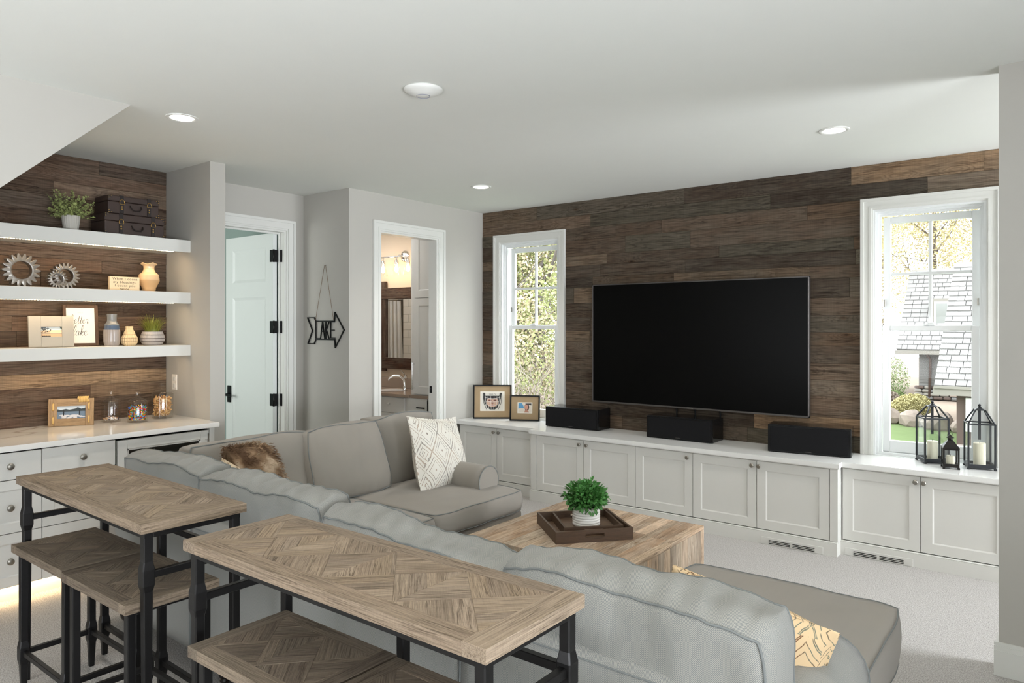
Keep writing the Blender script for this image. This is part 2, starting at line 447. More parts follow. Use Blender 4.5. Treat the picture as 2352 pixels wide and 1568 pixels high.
# west wall with the bathroom doorway
bm = B(); box(bm, XW-.105, 4.01, 0, XW, 4.363, CE); box(bm, XW-.105, 5.113, 0, XW, YN+.02, CE); box(bm, XW-.105, 4.363, 2.455, XW, 5.113, CE)
obj('wall_west', bm, M['wall'], kind='structure')
bm = B(); box(bm, -5.62, 4.01, 0, XW-.105, 4.12, CE); obj('wall_hall_north', bm, M['wall'], kind='structure')
bm = B(); box(bm, XH-.1, 2.861, 0, XH, 3.04, CE); box(bm, XH-.1, 3.822, 0, XH, 4.01, CE); box(bm, XH-.1, 3.04, 2.45, XH, 3.822, CE)
obj('wall_hall_west', bm, M['wall'], kind='structure')
bm = B(); box(bm, -5.66, 2.745, 0, -4.89, 2.861, CE); obj('wall_pier', bm, M['wall'], kind='structure')
bm = B(); box(bm, -5.66, .5, 0, -5.555, 2.745, CE); wniche = obj('wall_niche', bm, M['wall'], kind='structure')
bm = B(); box(bm, -8.4, .4, 0, -3.985, .5, CE); obj('wall_south_west', bm, M['wall'], kind='structure')
bm = B(); box(bm, -4.08, -3.1, 0, -3.985, .4, CE); obj('wall_stair', bm, M['wall'], kind='structure')
bm = B(); box(bm, -4.08, -3.2, 0, 3.2, -3.1, CE); obj('wall_south', bm, M['wall'], kind='structure')
bm = B(); box(bm, 3.1, -3.1, 0, 3.2, 6.0, CE); obj('wall_east', bm, M['wall'], kind='structure')
bm = B(); box(bm, -.235, 3.95, 0, 3.1, 4.07, CE); obj('wall_right', bm, M['wall'], kind='structure')
bm = B(); prism(bm, [(-3.985, 1.783, 2.79), (-3.985, .5, 1.635), (-3.985, .5, 2.79)], (-1.57, 0, 0)); fixn(bm); obj('ceiling_slope', bm, M['wall'], kind='structure')
# bedroom behind the hall door, bathroom behind the doorway
bm = B(); box(bm, -8.4, .5, 0, -8.3, 6.0, CE); obj('wall_bedroom_west', bm, M['teal'], kind='structure')
bm = B(); box(bm, -8.3, 4.04, 0, -5.66, 4.11, CE); obj('wall_bedroom_north', bm, M['teal'], kind='structure')
bm = B(); box(bm, -5.0, 4.121, 0, -4.993, 4.36, CE); box(bm, -5.0, 5.116, 0, -4.993, YN, CE); obj('wall_bath_east', bm, M['bathwall'], kind='structure')
bm = B(); box(bm, -7.7, YN, 0, -4.993, YN+.02, CE); obj('wall_bath_north', bm, M['bathwall'], kind='structure')
bm = B(); box(bm, -7.75, 4.12, 0, -7.7, YN, CE); obj('wall_bath_west', bm, M['bathwall'], kind='structure')

# baseboards
def baseboard(name, pts):
    """pts: (x0,y0,x1,y1,nx,ny) wall line and the direction it faces"""
    bm = B()
    for (x0, y0, x1, y1, nx, ny) in pts:
        for (d, z0, z1) in ((.018, 0, .115), (.013, .115, .135), (.008, .135, .15)):
            box(bm, min(x0, x1, x0+nx*d, x1+nx*d), min(y0, y1, y0+ny*d, y1+ny*d), z0, max(x0, x1, x0+nx*d, x1+nx*d), max(y0, y1, y0+ny*d, y1+ny*d), z1)
    obj(name, bm, M['trim'], kind='structure')
baseboard('baseboard_right', [(-.253, 3.95, 3.1, 3.95, 0, -1), (-.235, 3.95, -.235, 4.07, -1, 0)])
baseboard('baseboard_west', [(XW, 4.0, XW, 4.277, 1, 0), (XW, 5.2, XW, 5.36, 1, 0), (XH, 4.01, XW, 4.01, 0, -1)])

# door casings (stepped profile)
def casing(name, plane, y0, y1, zt, wd=.09, axis='x', sgn=1, bot=0.0, bottom=False, parent=None, nm='casing'):
    """casing round an opening y0..y1 (or x0..x1), top zt, on plane, facing sgn"""
    prof = [(0, .022, .026), (.022, .058, .017), (.058, .075, .02), (.075, wd, .012)]   # from outside in: start,end,depth
    bm = B()
    for (a, b, d) in prof:
        lo, hi = y0-wd, y1+wd
        def bb(u0, u1, z0, z1):
            p0, p1 = sorted((plane, plane+sgn*d))
            if axis == 'x': box(bm, p0, u0, z0, p1, u1, z1)
            else: box(bm, u0, p0, z0, u1, p1, z1)
        bb(lo+a, lo+b, bot, zt+wd-a); bb(hi-b, hi-a, bot, zt+wd-a); bb(lo+b, hi-b, zt+wd-b, zt+wd-a)
    return obj(name, bm, M['trim'], parent, kind=None if parent else 'structure')
casing('trim_1', XW, 4.363, 5.113, 2.455)
casing('trim_2', XH, 3.04, 3.822, 2.45)
bm = B()   # jamb linings
for (x0, x1, ya, yb, zt) in ((XW-.107, XW+.001, 4.363, 5.113, 2.455), (XH-.102, XH+.001, 3.04, 3.822, 2.45)):
    box(bm, x0, ya, 0, x1, ya+.016, zt); box(bm, x0, yb-.016, 0, x1, yb, zt); box(bm, x0, ya+.016, zt-.016, x1, yb-.016, zt)
obj('trim_3', bm, M['trim'], kind='structure')
bm = B(); box(bm, XH-.075, 3.79, 0, XH-.06, 3.806, 2.434); box(bm, XH-.075, 3.056, 2.42, XH-.06, 3.79, 2.434); obj('trim_4', bm, M['trim'], kind='structure')

# ------------------------------------------------------------------ reclaimed wood planks
def tint(c, k): return tuple(min(255, v*k) for v in c)
PALN = [(118, 100, 84), (100, 84, 70), (126, 111, 96), (86, 73, 62), (120, 102, 84), (108, 99, 84), (98, 82, 68), (114, 94, 76), (106, 96, 83)]
PALW = [(128, 106, 88), (108, 87, 72), (138, 116, 98), (96, 78, 65), (122, 99, 82), (112, 95, 82)]
def split_rows(z0, z1, lo, hi, rng):
    zs = [z0]
    while z1-zs[-1] > hi: zs.append(zs[-1]+rng.uniform(lo, hi))
    if z1-zs[-1] < lo*.7: zs[-1] = z1
    else: zs.append(z1)
    return zs
def plank(parent, p, L, H, T, rz, color, mat, nm='plank', rng=random):
    bm = B(); box(bm, -L/2+.0006, -T/2, -H/2+.0006, L/2-.0006, T/2, H/2-.0006, .0012)
    return obj(nm, bm, mat, parent, loc=p, rot=Matrix.Rotation(rz, 3, 'Z').to_euler(), color=lin(color))
rng = random.Random(11)
tvwall = thing('plank_wall', 'reclaimed grey-brown wood plank cladding around the mounted television', 'wall cladding', (-2.5, YN, .64), kind='structure')
KEYS = {}
zs = split_rows(.64, CE, .09, .165, rng)
k_ = min(range(1, len(zs)-1), key=lambda i: abs(zs[i]-2.534)); zs[k_] = 2.534
for z0, z1 in zip(zs, zs[1:]):
    x = -4.887
    while x < 3.09:
        L = rng.uniform(.55, 1.7); x1 = x+L
        if 3.1-x1 < .35: x1 = 3.1
        c0 = rng.choice(PALN); c = tint(c0, rng.uniform(.76, .98))
        if rng.random() < .05: c = (148, 122, 96)
        segs = [(x, x1)]
        for (a, b, w0, w1) in WINS:
            a2, b2 = a-.075, b+.075
            if z0 < 2.53 and z1 <= 2.56:
                ns = []
                for (s0, s1) in segs:
                    if s1 <= a2 or s0 >= b2: ns.append((s0, s1)); continue
                    if s0 < a2: ns.append((s0, a2))
                    if s1 > b2: ns.append((b2, s1))
                segs = ns
        for (s0, s1) in segs:
            if s1-s0 < .012: continue
            T = .018+rng.uniform(0, .005)
            plank(tvwall, ((s0+s1)/2, YN+.021-T/2, (z0+z1)/2), s1-s0, z1-z0, T, 0, c, M['barn'])
        x = x1
rng = random.Random(5)
nw = thing('niche_plank_wall', 'brown reclaimed wood plank cladding behind the white floating shelves', 'wall cladding', (-5.55, 1.6, .9), kind='structure')
zs = [.9, .985, 1.08, 1.173, 1.268, 1.36, 1.46, 1.56, 1.665, 1.76, 1.87, 1.975, 2.065, 2.17, 2.28, 2.385, 2.5, 2.6, 2.69, CE]
fixc = {0: (112, 90, 76), 1: (118, 96, 80), 2: (152, 128, 104), 3: (176, 148, 118), 4: (104, 88, 76)}
for i, (z0, z1) in enumerate(zip(zs, zs[1:])):
    y = .52 + rng.uniform(-.9, 0)
    while y < 2.74:
        y1 = y+rng.uniform(.6, 1.5)
        if 2.744-y1 < .3: y1 = 2.744
        a = max(y, .52)
        c = fixc.get(i, rng.choice(PALW)); c = tint(c, rng.uniform(.78, .98))
        if i in (2, 3) and rng.random() < .3: c = rng.choice(PALW)
        zt = z1
        if y1 > a+.02: 
            T = .02+rng.uniform(0, .005)
            plank(nw, (-5.555+T/2, (a+y1)/2, (z0+z1)/2), y1-a, z1-z0, T, PI/2, c, M['barn'])
        y = y1

# ------------------------------------------------------------------ windows
for wi, (a, b, z0, z1) in enumerate(WINS):
    wn = struct_root('window_%d' % (wi+1), ((a+b)/2, YN, z0))
    casing('window_casing', YN, a, b, z1, .085, 'y', -1, bot=.646, parent=wn)
    bm = B()
    box(bm, a-.002, YN-.004, z0-.009, a+.014, 5.99, z1); box(bm, b-.014, YN-.004, z0-.009, b+.002, 5.99, z1); box(bm, a+.014, YN-.004, z1-.014, b-.014, 5.99, z1)
    box(bm, a, YN+.005, z0-.03, b, 5.99, z0-.009)
    for (d0, d1, t) in ((.03, .05, .03), (.05, .07, .045)):
        box(bm, a+.013, YN+d0, z0+.0101, a+t, YN+d1, z1-.013); box(bm, b-t, YN+d0, z0+.0101, b-.013, YN+d1, z1-.013); box(bm, a+t, YN+d0, z1-t, b-t, YN+d1, z1-.013)
    box(bm, a+.014, YN+.03, z0-.01, b-.014, 5.95, z0+.01)
    obj('window_frame', bm, M['vinyl'], wn)
    A, Bx = a+.045, b-.045; zm = 1.585
    s = .05
    for (nm, yy, za, zb, br, tr, mun) in (('upper_sash', 5.915, zm-.015, z1-.045, .035, .05, True), ('lower_sash', 5.875, z0+.012, zm+.015, .085, .04, False)):
        bm = B(); t = .035
        box(bm, A, yy, za, A+s, yy+t, zb, .004); box(bm, Bx-s, yy, za, Bx, yy+t, zb, .004)
        box(bm, A+s, yy, za, Bx-s, yy+t, za+br, .004); box(bm, A+s, yy, zb-tr, Bx-s, yy+t, zb, .004)
        ga, gb, gz0, gz1 = A+s, Bx-s, za+br, zb-tr
        if mun:
            mx = (ga+gb)/2; mz = (gz0+gz1)/2
            box(bm, mx-.011, yy+.004, gz0, mx+.011, yy+t-.004, gz1, .003); box(bm, ga, yy+.005, mz-.011, gb, yy+t-.005, mz+.011, .003)
        sash = obj(nm, bm, M['vinyl'], wn)
        rects = [(ga, mx, gz0, mz), (mx, gb, gz0, mz), (ga, mx, mz, gz1), (mx, gb, mz, gz1)] if mun else [(ga, gb, gz0, gz1)]
        for (p0, p1, q0, q1) in rects:
            bm = B(); box(bm, p0+.001, yy+.015, q0+.001, p1-.001, yy+.018, q1-.001); obj('pane', bm, M['pane'], sash)
        if not mun:
            bm = B(); mx = (A+Bx)/2; box(bm, mx-.035, yy-.012, zb, mx+.035, yy+.02, zb+.012, .004); box(bm, mx-.012, yy-.006, zb+.01, mx+.03, yy+.006, zb+.022, .003); obj('sash_lock', bm, M['vinyl'], sash)
    bm = B()
    for xx in (A+.012, Bx-.012): box(bm, xx-.006, 5.895, 1.74, xx+.006, 5.91, 1.79, .002)
    obj('tilt_latch', bm, M['nickel'], wn)

def slopeframe(bm, x0, x1, z0, z1, ya, yb, w):
    """mitred moulding ring: slopes from ya at the outer edge back to yb at the inner edge"""
    o = [bm.verts.new(p) for p in ((x0, ya, z0), (x1, ya, z0), (x1, ya, z1), (x0, ya, z1))]
    i = [bm.verts.new(p) for p in ((x0+w, yb, z0+w), (x1-w, yb, z0+w), (x1-w, yb, z1-w), (x0+w, yb, z1-w))]
    for k in range(4): bm.faces.new((o[k], o[(k+1) % 4], i[(k+1) % 4], i[k]))
# ------------------------------------------------------------------ hall door, open at right angles into the bedroom
d = struct_root('door_1', (-5.60, 3.775, 0))
bm = B(); X0, X1, Y0, Y1 = -6.385, -5.615, 3.745, 3.785
zt = 2.43
# stiles and rails, recessed panels (visible face is Y0, facing -y)
st = .115
box(bm, X0, Y0, .01, X0+st, Y1, zt); box(bm, X1-st, Y0, .01, X1, Y1, zt)
for (z0, z1) in ((.01, .24), (1.86, 2.0), (zt-.12, zt)): box(bm, X0+st, Y0, z0, X1-st, Y1, z1)
box(bm, X0+st, Y0+.012, .24, X1-st, Y1-.012, zt-.12)
for (z0, z1) in ((.24, 1.86), (2.0, zt-.12)):
    slopeframe(bm, X0+st, X1-st, z0, z1, Y0+.001, Y0+.006, .010); slopeframe(bm, X0+st+.010, X1-st-.010, z0+.010, z1-.010, Y0+.006, Y0+.0125, .016)
leaf = obj('door_leaf', bm, M['door'], d)
bm = B(); hz = .94; hx = -6.32
box(bm, hx-.03, Y0-.01, hz-.03, hx+.03, Y0+.001, hz+.085, .003); tube(bm, [(hx, Y0-.005, hz), (hx, Y0-.05, hz)], .012, 10)
box(bm, hx-.02, Y0-.058, hz-.012, hx+.1, Y0-.044, hz+.01, .004); box(bm, hx-.028, Y0-.012, hz-.075, hx+.028, Y0+.001, hz-.028, .003)
obj('door_handle', bm, M['black'], d)
for hz in (2.225, 1.585, .93):
    bm = B(); box(bm, -5.66, 3.742, hz-.055, -5.612, 3.7475, hz+.055, .002); tube(bm, [(-5.607, 3.75, hz-.057), (-5.607, 3.75, hz+.057)], .009, 10)
    box(bm, -5.605, 3.80, hz-.055, -5.56, 3.806, hz+.055, .001); box(bm, -5.612, 3.75, hz-.055, -5.603, 3.806, hz+.055)
    obj('hinge', bm, M['black'], d)
# pocket-door latch plate on the bathroom jamb
bm = B(); box(bm, -4.98, 5.093, .93, -4.945, 5.0975, 1.0, .002); box(bm, -4.972, 5.088, .955, -4.953, 5.095, .975, .002)
obj('strike_plate', bm, M['black'], cat='latch', label='small black strike plate on the right bathroom door jamb')

# outlet on the niche side wall
t = thing('wall_outlet', 'white wall outlet plate above the marble-look counter beside the glass jars', 'outlet', (-5.40, 2.745, 1.165))
bm = B(); box(bm, -5.437, 2.738, 1.105, -5.363, 2.745, 1.225, .003); obj('cover_plate', bm, M['outlet'], t)
for dz in (-.025, .025):
    bm = B(); box(bm, -5.417, 2.735, 1.165+dz-.016, -5.383, 2.7385, 1.165+dz+.016, .002); obj('socket', bm, M['trim'], t)

# ------------------------------------------------------------------ ceiling fittings
for i, (x, y, lab) in enumerate([(-3.995, 2.071, 'lit recessed ceiling downlight nearest the floating shelves'), (-3.959, 4.68, 'lit recessed ceiling downlight in front of the bathroom doorway, the farthest one'), (-1.107, 4.641, 'lit recessed ceiling downlight above the right-hand window side of the television')]):
    t = thing('downlight', lab, 'ceiling light', (x, y, CE), group='recessed ceiling downlights')
    bm = B(); lathe(bm, [(.062, 0), (.088, 0), (.088, -.004), (.080, -.007), (.066, -.004), (.062, -.001)], 32, (x, y, CE)); obj('trim_ring', bm, M['plaster'], t, smooth=True)
    bm = B(); lathe(bm, [(.0005, -.0015), (.064, -.0015), (.064, -.003), (.0005, -.003)], 32, (x, y, CE)); obj('diffuser', bm, M['can'], t)
t = thing('access_point', 'round white dome ceiling unit with a small ring at its centre', 'wireless unit', (-2.549, 2.563, CE))
bm = B(); lathe(bm, [(.094, 0), (.098, -.004), (.096, -.01), (.08, -.02), (.05, -.032), (.035, -.037), (.001, -.038)], 40, (-2.549, 2.563, CE)); obj('dome', bm, M['plaster'], t, smooth=True)
bm = B(); tube(bm, [(-2.549+.033*math.cos(a*PI/16), 2.563+.033*math.sin(a*PI/16), CE-.0375) for a in range(32)], .0012, 6, closed=True); obj('indicator_ring', bm, plain('ring_grey', (120, 124, 150), .4), t)

# ================================================================== CABINETS
def shaker(bm, x0, x1, z0, z1, yf, t=.02, fr=.065, rec=.006):
    """door front on plane y=yf facing -y"""
    box(bm, x0, yf, z0, x0+fr, yf+t, z1); box(bm, x1-fr, yf, z0, x1, yf+t, z1)
    box(bm, x0+fr, yf, z0, x1-fr, yf+t, z0+fr); box(bm, x0+fr, yf, z1-fr, x1-fr, yf+t, z1)
    box(bm, x0+fr, yf+rec, z0+fr, x1-fr, yf+t, z1-fr)
    slopeframe(bm, x0+fr-.0005, x1-fr+.0005, z0+fr-.0005, z1-fr+.0005, yf+.0005, yf+rec-.0004, .009)
def knob(bm, x, yf, z, r=.016):
    lathe(bm, [(.001, .0), (.007, .0), (.006, -.012), (.008, -.016), (r, -.018), (r, -.024), (r*.75, -.028), (.001, -.029)], 16, (x, yf, z), axis='y')
G = .0022
def tvcab(label, x0, x1, yf, doors, knobs, stiles=(), vent=None, toe=(0, 0)):
    t = thing('media_cabinet', label, 'cabinet', ((x0+x1)/2, yf, 0), group='white built-in media cabinets')
    bm = B(); box(bm, x0, yf+.02, .0, x1, YN, .6095); 
    for (a, b) in stiles: box(bm, a, yf-.0015, .098, b, yf+.021, .6095, .001)
    box(bm, x0, yf+.0, .600, x1, yf+.021, .6095)
    obj('carcass', bm, M['cab'], t)
    bm = B(); box(bm, x0-toe[0], yf-.018, 0, x1+toe[1], yf+.022, .088); box(bm, x0-toe[0], yf-.014, .088, x1+toe[1], yf+.022, .096, .003); base = obj('base_board', bm, M['cab'], t)
    for i, (a, b) in enumerate(doors):
        bm = B(); shaker(bm, a+G, b-G, .102, .598, yf); dr = obj('door', bm, M['cab'], t)
        if i < len(knobs) and knobs[i] is not None:
            bm = B(); knob(bm, knobs[i], yf, .562); obj('knob', bm, M['nickel'], dr, smooth=True)
    bm = B()
    for (a, b) in doors: box(bm, a-G, yf+.012, .098, a+G, yf+.0195, .602); box(bm, b-G, yf+.012, .098, b+G, yf+.0195, .602); box(bm, a, yf+.012, .096, b, yf+.0195, .1025)
    obj('painted_gap_shade', bm, M['dark'], t)  # black strips behind the door joints, shade put in as colour
    if vent:
        v0, v1 = vent; yv = yf-.018; vm = (v0+v1)/2
        bm = B(); box(bm, v0-.055, yv-.004, .002, v1+.055, yv, .052, .001)
        g = obj('vent_plate', bm, M['cab'], t)
        for (a, b) in ((v0, vm-.008), (vm+.008, v1)):
            for z in (.012, .0225, .033):
                bm = B(); box(bm, a, yv-.0052, z-.0024, b, yv-.0038, z+.0024); obj('slot', bm, M['dark'], g)
    return t
tvcab('white two-door media cabinet under the left window, next to the west wall', -4.845, -3.87, 5.375, [(-4.83, -4.348), (-4.348, -3.878)], [-4.38, -4.316])
tvcab('white two-door media cabinet beneath the left black speaker', -3.87, -2.799, 5.28, [(-3.801, -3.302), (-3.302, -2.799)], [-3.338, -3.266], [(-3.87, -3.803)])
tvcab('white one-door media cabinet beneath the centre speaker, single knob', -2.799, -2.297, 5.28, [(-2.799, -2.297)], [-2.337])
tvcab('white two-door media cabinet with floor vent beneath the right speaker', -2.297, -1.235, 5.28, [(-2.297, -1.797), (-1.797, -1.29)], [-1.829, -1.777], [(-1.288, -1.235)], (-1.701, -1.383))
tvcab('white two-door media cabinet with floor vent under the right window', -1.235, -.256, 5.375, [(-1.228, -.746), (-.746, -.262)], [-.776, -.728], (), (-1.151, -.843))
tvcab('white two-door media cabinet to the right of the right window, mostly behind the wall corner', -.256, .76, 5.375, [(-.25, .25), (.25, .75)], [.22, .28])
bm = B()
prism(bm, [(-4.87, 5.345, .61), (-3.872, 5.345, .61), (-3.872, 5.25, .61), (-1.222, 5.25, .61), (-1.222, 5.345, .61), (.76, 5.345, .61), (.76, YN-.001, .61), (-4.87, YN-.001, .61)], (0, 0, .035)); fixn(bm)
bmesh.ops.bevel(bm, geom=[e for e in bm.edges if abs(e.verts[0].co.z-e.verts[1].co.z) < .001], offset=.003, segments=2, affect='EDGES')
obj('media_worktop', bm, M['top'], label='long white worktop running over all the media cabinets under the television', cat='worktop')

# left bar cabinets: built facing -y in a local frame, turned to face +x (local x -> world y)
XC = -4.765
def lcab(name, label, cat, y0, y1):
    t = thing(name, label, cat, (XC, y0, 0), PI/2, group='white bar cabinets under the shelves' if cat == 'cabinet' else None)
    return t, y1-y0
def lobj(nm, bm, mat, t, **k):
    return obj(nm, bm, mat, t, local=True, **k)
t, w_ = lcab('drawer_cabinet', 'white bar cabinet of three stacked drawers at the left picture edge', 'cabinet', 1.10, 1.626)
bm = B(); box(bm, 0, .02, .1, w_, .73, .881); box(bm, 0, .09, 0, w_, .73, .1); lobj('carcass', bm, M['cab'], t)
for (z0, z1, kz) in ((.714, .872, .794), (.409, .714, .557), (.104, .409, .252)):
    bm = B()
    if z1-z0 > .2: shaker(bm, G, w_-G, z0+G, z1-G, 0, fr=.055)
    else: box(bm, G, 0, z0+G, w_-G, .02, z1-G, .0015)
    dr = lobj('drawer', bm, M['cab'], t); bm = B(); knob(bm, w_-.163, 0, kz, .019); lobj('knob', bm, M['nickel'], dr, smooth=True)
bm = B(); box(bm, -.001, .014, .1, w_+.001, .0195, .88); lobj('painted_gap_shade', bm, M['dark'], t)  # black sheet behind the drawer fronts, painted shade for the joints
t, w_ = lcab('drawer_door_cabinet', 'white bar cabinet with one drawer over a panelled door, left of the wine cooler', 'cabinet', 1.626, 2.04)
bm = B(); box(bm, 0, .02, .1, w_, .73, .881); box(bm, 0, .09, 0, w_, .73, .1); lobj('carcass', bm, M['cab'], t)
bm = B(); box(bm, G, 0, .714+G, w_-G, .02, .872, .0015); dr = lobj('drawer', bm, M['cab'], t); bm = B(); knob(bm, .219, 0, .795, .019); lobj('knob', bm, M['nickel'], dr, smooth=True)
bm = B(); shaker(bm, G, w_-G, .409+G, .714-G, 0, fr=.06); lobj('drawer', bm, M['cab'], t)
bm = B(); shaker(bm, G, w_-G, .104, .409-G, 0, fr=.06); lobj('door', bm, M['cab'], t)
bm = B(); box(bm, -.001, .014, .1, w_+.001, .0195, .88); lobj('painted_gap_shade', bm, M['dark'], t)  # same black backing sheet, shade of the joints given as colour
# wine cooler
t, w_ = lcab('wine_cooler', 'undercounter wine cooler with a white framed dark glass door and slim bar handle', 'wine cooler', 2.046, 2.668)
bm = B(); box(bm, 0, .03, .1, w_, .7, .868); lobj('body', bm, M['dark'], t)
bm = B(); f = .065
for q in ((.006, .104, f, .864), (w_-f, .104, w_-.006, .864), (f, .104, w_-f, .17), (f, .805, w_-f, .864)): box(bm, q[0], -.004, q[1], q[2], .022, q[3], .002)
for q in ((f, .17, f+.01, .805), (w_-f-.01, .17, w_-f, .805), (f, .795, w_-f, .805)): box(bm, q[0], .002, q[1], q[2], .02, q[3])
dr = lobj('door', bm, M['cab'], t)
bm = B(); box(bm, f+.01, .008, .17, w_-f-.01, .014, .795); lobj('glass_pane', bm, plain('dark_cooler_glass', (16, 18, 16), .05, spec=.8), dr)
bm = B(); tube(bm, [(w_-.03, -.04, .3), (w_-.03, -.04, .846)], .007, 12)
for z in (.36, .80): tube(bm, [(w_-.03, -.004, z), (w_-.03, -.04, z)], .005, 8)
lobj('handle', bm, M['chrome'], dr, smooth=True)
bm = B(); tube(bm, [(-4.76, 2.668, .0)]*2, .001, 4) if False else None; bm.free()
t, w_ = lcab('filler_panel', 'narrow white end panel between the wine cooler and the grey wall pier', 'cabinet panel', 2.67, 2.706)
bm = B(); box(bm, 0, 0, 0, w_, .7, .881, .001); lobj('end_panel', bm, M['cab'], t)
# counter with the notch round the pier
bm = B()
prism(bm, [(-4.735, .6, .881), (-4.735, 2.727, .881), (-4.889, 2.727, .881), (-4.889, 2.7445, .881), (-5.53, 2.7445, .881), (-5.53, .6, .881)], (0, 0, .033)); fixn(bm)
bmesh.ops.bevel(bm, geom=[e for e in bm.edges if abs(e.verts[0].co.z-e.verts[1].co.z) < .001], offset=.003, segments=2, affect='EDGES')
obj('bar_worktop', bm, M['quartz'], label='pale veined stone worktop over the bar cabinets below the shelves', cat='worktop')
area('toekick_led', (-4.83, 1.9, .085), (0, 0, 0), .02, 1.6, 1.5, (1, .6, .28))
bm = B(); box(bm, -4.84, 1.1, .094, -4.828, 2.66, .099); obj('toekick_light_strip', bm, M['led'], label='glowing warm light strip under the bar cabinets at floor level', cat='light strip')

# floating shelves
SX = -5.166
for (zt, th, led, lab) in ((2.234, .09, True, 'top white floating shelf with a warm light strip, holding suitcases'), (1.846, .083, True, 'middle white floating shelf with a warm light strip, holding gears'), (1.454, .079, False, 'bottom white floating shelf holding framed prints and vases')):
    y0s = .75
    t = thing('floating_shelf', lab, 'shelf', (SX, 1.7, zt-th), group='white floating shelves')
    bm = B(); box(bm, -5.53, y0s, zt-th, SX, 2.7445, zt, .002) if False else None
    box(bm, -5.528, y0s, zt-.022, SX-.02, 2.7445, zt); box(bm, -5.528, y0s, zt-th+.012, SX-.02, 2.7445, zt-th+.03); obj('shelf_board', bm, M['trim'], t)
    bm = B(); box(bm, SX-.02, y0s, zt-th, SX, 2.7445, zt, .0015); obj('fascia', bm, M['trim'], t)
    if led:
        bm = B(); box(bm, SX-.034, y0s, zt-th+.004, SX-.02, 2.64, zt-th+.0118); st_ = obj('light_strip', bm, plain('strip_tape', (240, 220, 190), .6), t)
        bm = B(); y = 1.2
        while y < 2.63: box(bm, SX-.031, y, zt-th-.001, SX-.023, y+.009, zt-th+.0045); y += .0165
        obj('light_beads', bm, M['led'], st_, kind='stuff')
    area('shelf_led', (SX-.05, 1.95, zt-th-.004), (0, math.radians(25), 0), .015, 1.4, 1.9 if led else 1.6, (1, .74, .46))
# ================================================================== FURNITURE
# ---- bar tables and stools: parquet tops of separate strips on dark metal frames
def clip(poly_, a, b, c):
    out = []
    for i in range(len(poly_)):
        p, q = poly_[i], poly_[(i+1) % len(poly_)]
        dp = a*p[0]+b*p[1]-c; dq = a*q[0]+b*q[1]-c
        if dp <= 0: out.append(p)
        if (dp < 0 < dq) or (dq < 0 < dp):
            s = dp/(dp-dq); out.append((p[0]+(q[0]-p[0])*s, p[1]+(q[1]-p[1])*s))
    return out
def strip_obj(par, pts, z0, z1, ang, color, rng):
    """a wooden strip: polygon in the top's plane, grain along ang"""
    cx = sum(p[0] for p in pts)/len(pts); cy = sum(p[1] for p in pts)/len(pts)
    ca, sa = math.cos(-ang), math.sin(-ang); g = .9985
    q = [((p[0]-cx)*ca-(p[1]-cy)*sa, (p[0]-cx)*sa+(p[1]-cy)*ca) for p in pts]
    ar = sum(q[i][0]*q[(i+1) % len(q)][1]-q[(i+1) % len(q)][0]*q[i][1] for i in range(len(q)))/2
    if ar < 0: q = q[::-1]; ar = -ar
    if ar < 2e-5: return
    dz = rng.uniform(-.0008, .0004)
    bm = B(); top = []; bot = []; mid = []; e = .0012
    for (x, y) in q:
        d = math.hypot(x, y) or 1; k = max(0, 1-e/d)
        bot.append(bm.verts.new((x, y, z0))); mid.append(bm.verts.new((x, y, z1+dz-e*.7))); top.append(bm.verts.new((x*k, y*k, z1+dz)))
    n = len(q)
    bm.faces.new(top); bm.faces.new(bot[::-1])
    for i in range(n):
        j = (i+1) % n
        bm.faces.new((bot[i], bot[j], mid[j], mid[i])); bm.faces.new((mid[i], mid[j], top[j], top[i]))
    obj('parquet_strip', bm, M['bar'], par, local=True, loc=(cx, cy, 0), rot=Matrix.Rotation(ang, 3, 'Z').to_euler(), color=lin(color))
BARPAL = [(156, 138, 118), (150, 132, 113), (162, 144, 124), (144, 127, 109), (154, 137, 119), (158, 139, 117)]
def parquet(par, Lx, Ly, zt, bw, cells, rng, pal=BARPAL, bwx=None):
    """local frame centred on the top. border boards, then diagonal strips in square cells"""
    bwx = bwx or bw
    z0, z1 = zt-.012, zt; zb = zt-.034
    pc = lambda: tint(rng.choice(pal), rng.uniform(.95, 1.05))
    X, Y = Lx/2, Ly/2
    for s in (-1, 1):
        c = pc(); strip_obj(par, [(-X+bwx, s*Y), (X-bwx, s*Y), (X-bwx, s*(Y-bw)), (-X+bwx, s*(Y-bw))], zb, z1, 0, c, rng)
        c = pc(); strip_obj(par, [(s*X, -Y), (s*X, Y), (s*(X-bwx), Y), (s*(X-bwx), -Y)], zb, z1, PI/2, c, rng)
    fx0, fx1, fy0, fy1 = -X+bwx, X-bwx, -Y+bw, Y-bw
    n = cells; cwid = (fx1-fx0)/n
    sw = .05
    for k in range(n):
        a, b = fx0+k*cwid, fx0+(k+1)*cwid
        cx, cy = (a+b)/2, 0
        # four triangles; opposite pairs share one diagonal grain
        rect = [(a, fy0), (b, fy0), (b, fy1), (a, fy1)]
        for (qi, tri) in enumerate(([(a, fy0), (b, fy0), (cx, cy)], [(b, fy0), (b, fy1), (cx, cy)], [(b, fy1), (a, fy1), (cx, cy)], [(a, fy1), (a, fy0), (cx, cy)])):
            ang = (PI/4 if (qi+k) % 2 == 0 else -PI/4)
            nx, ny = -math.sin(ang), math.cos(ang)
            vals = [p[0]*nx+p[1]*ny for p in tri]; v = min(vals)+rng.uniform(-.02, 0)
            while v < max(vals):
                pl = clip(clip(tri, nx, ny, v+sw), -nx, -ny, -v)
                if len(pl) >= 3: strip_obj(par, pl, z0, z1, ang, pc(), rng)
                v += sw
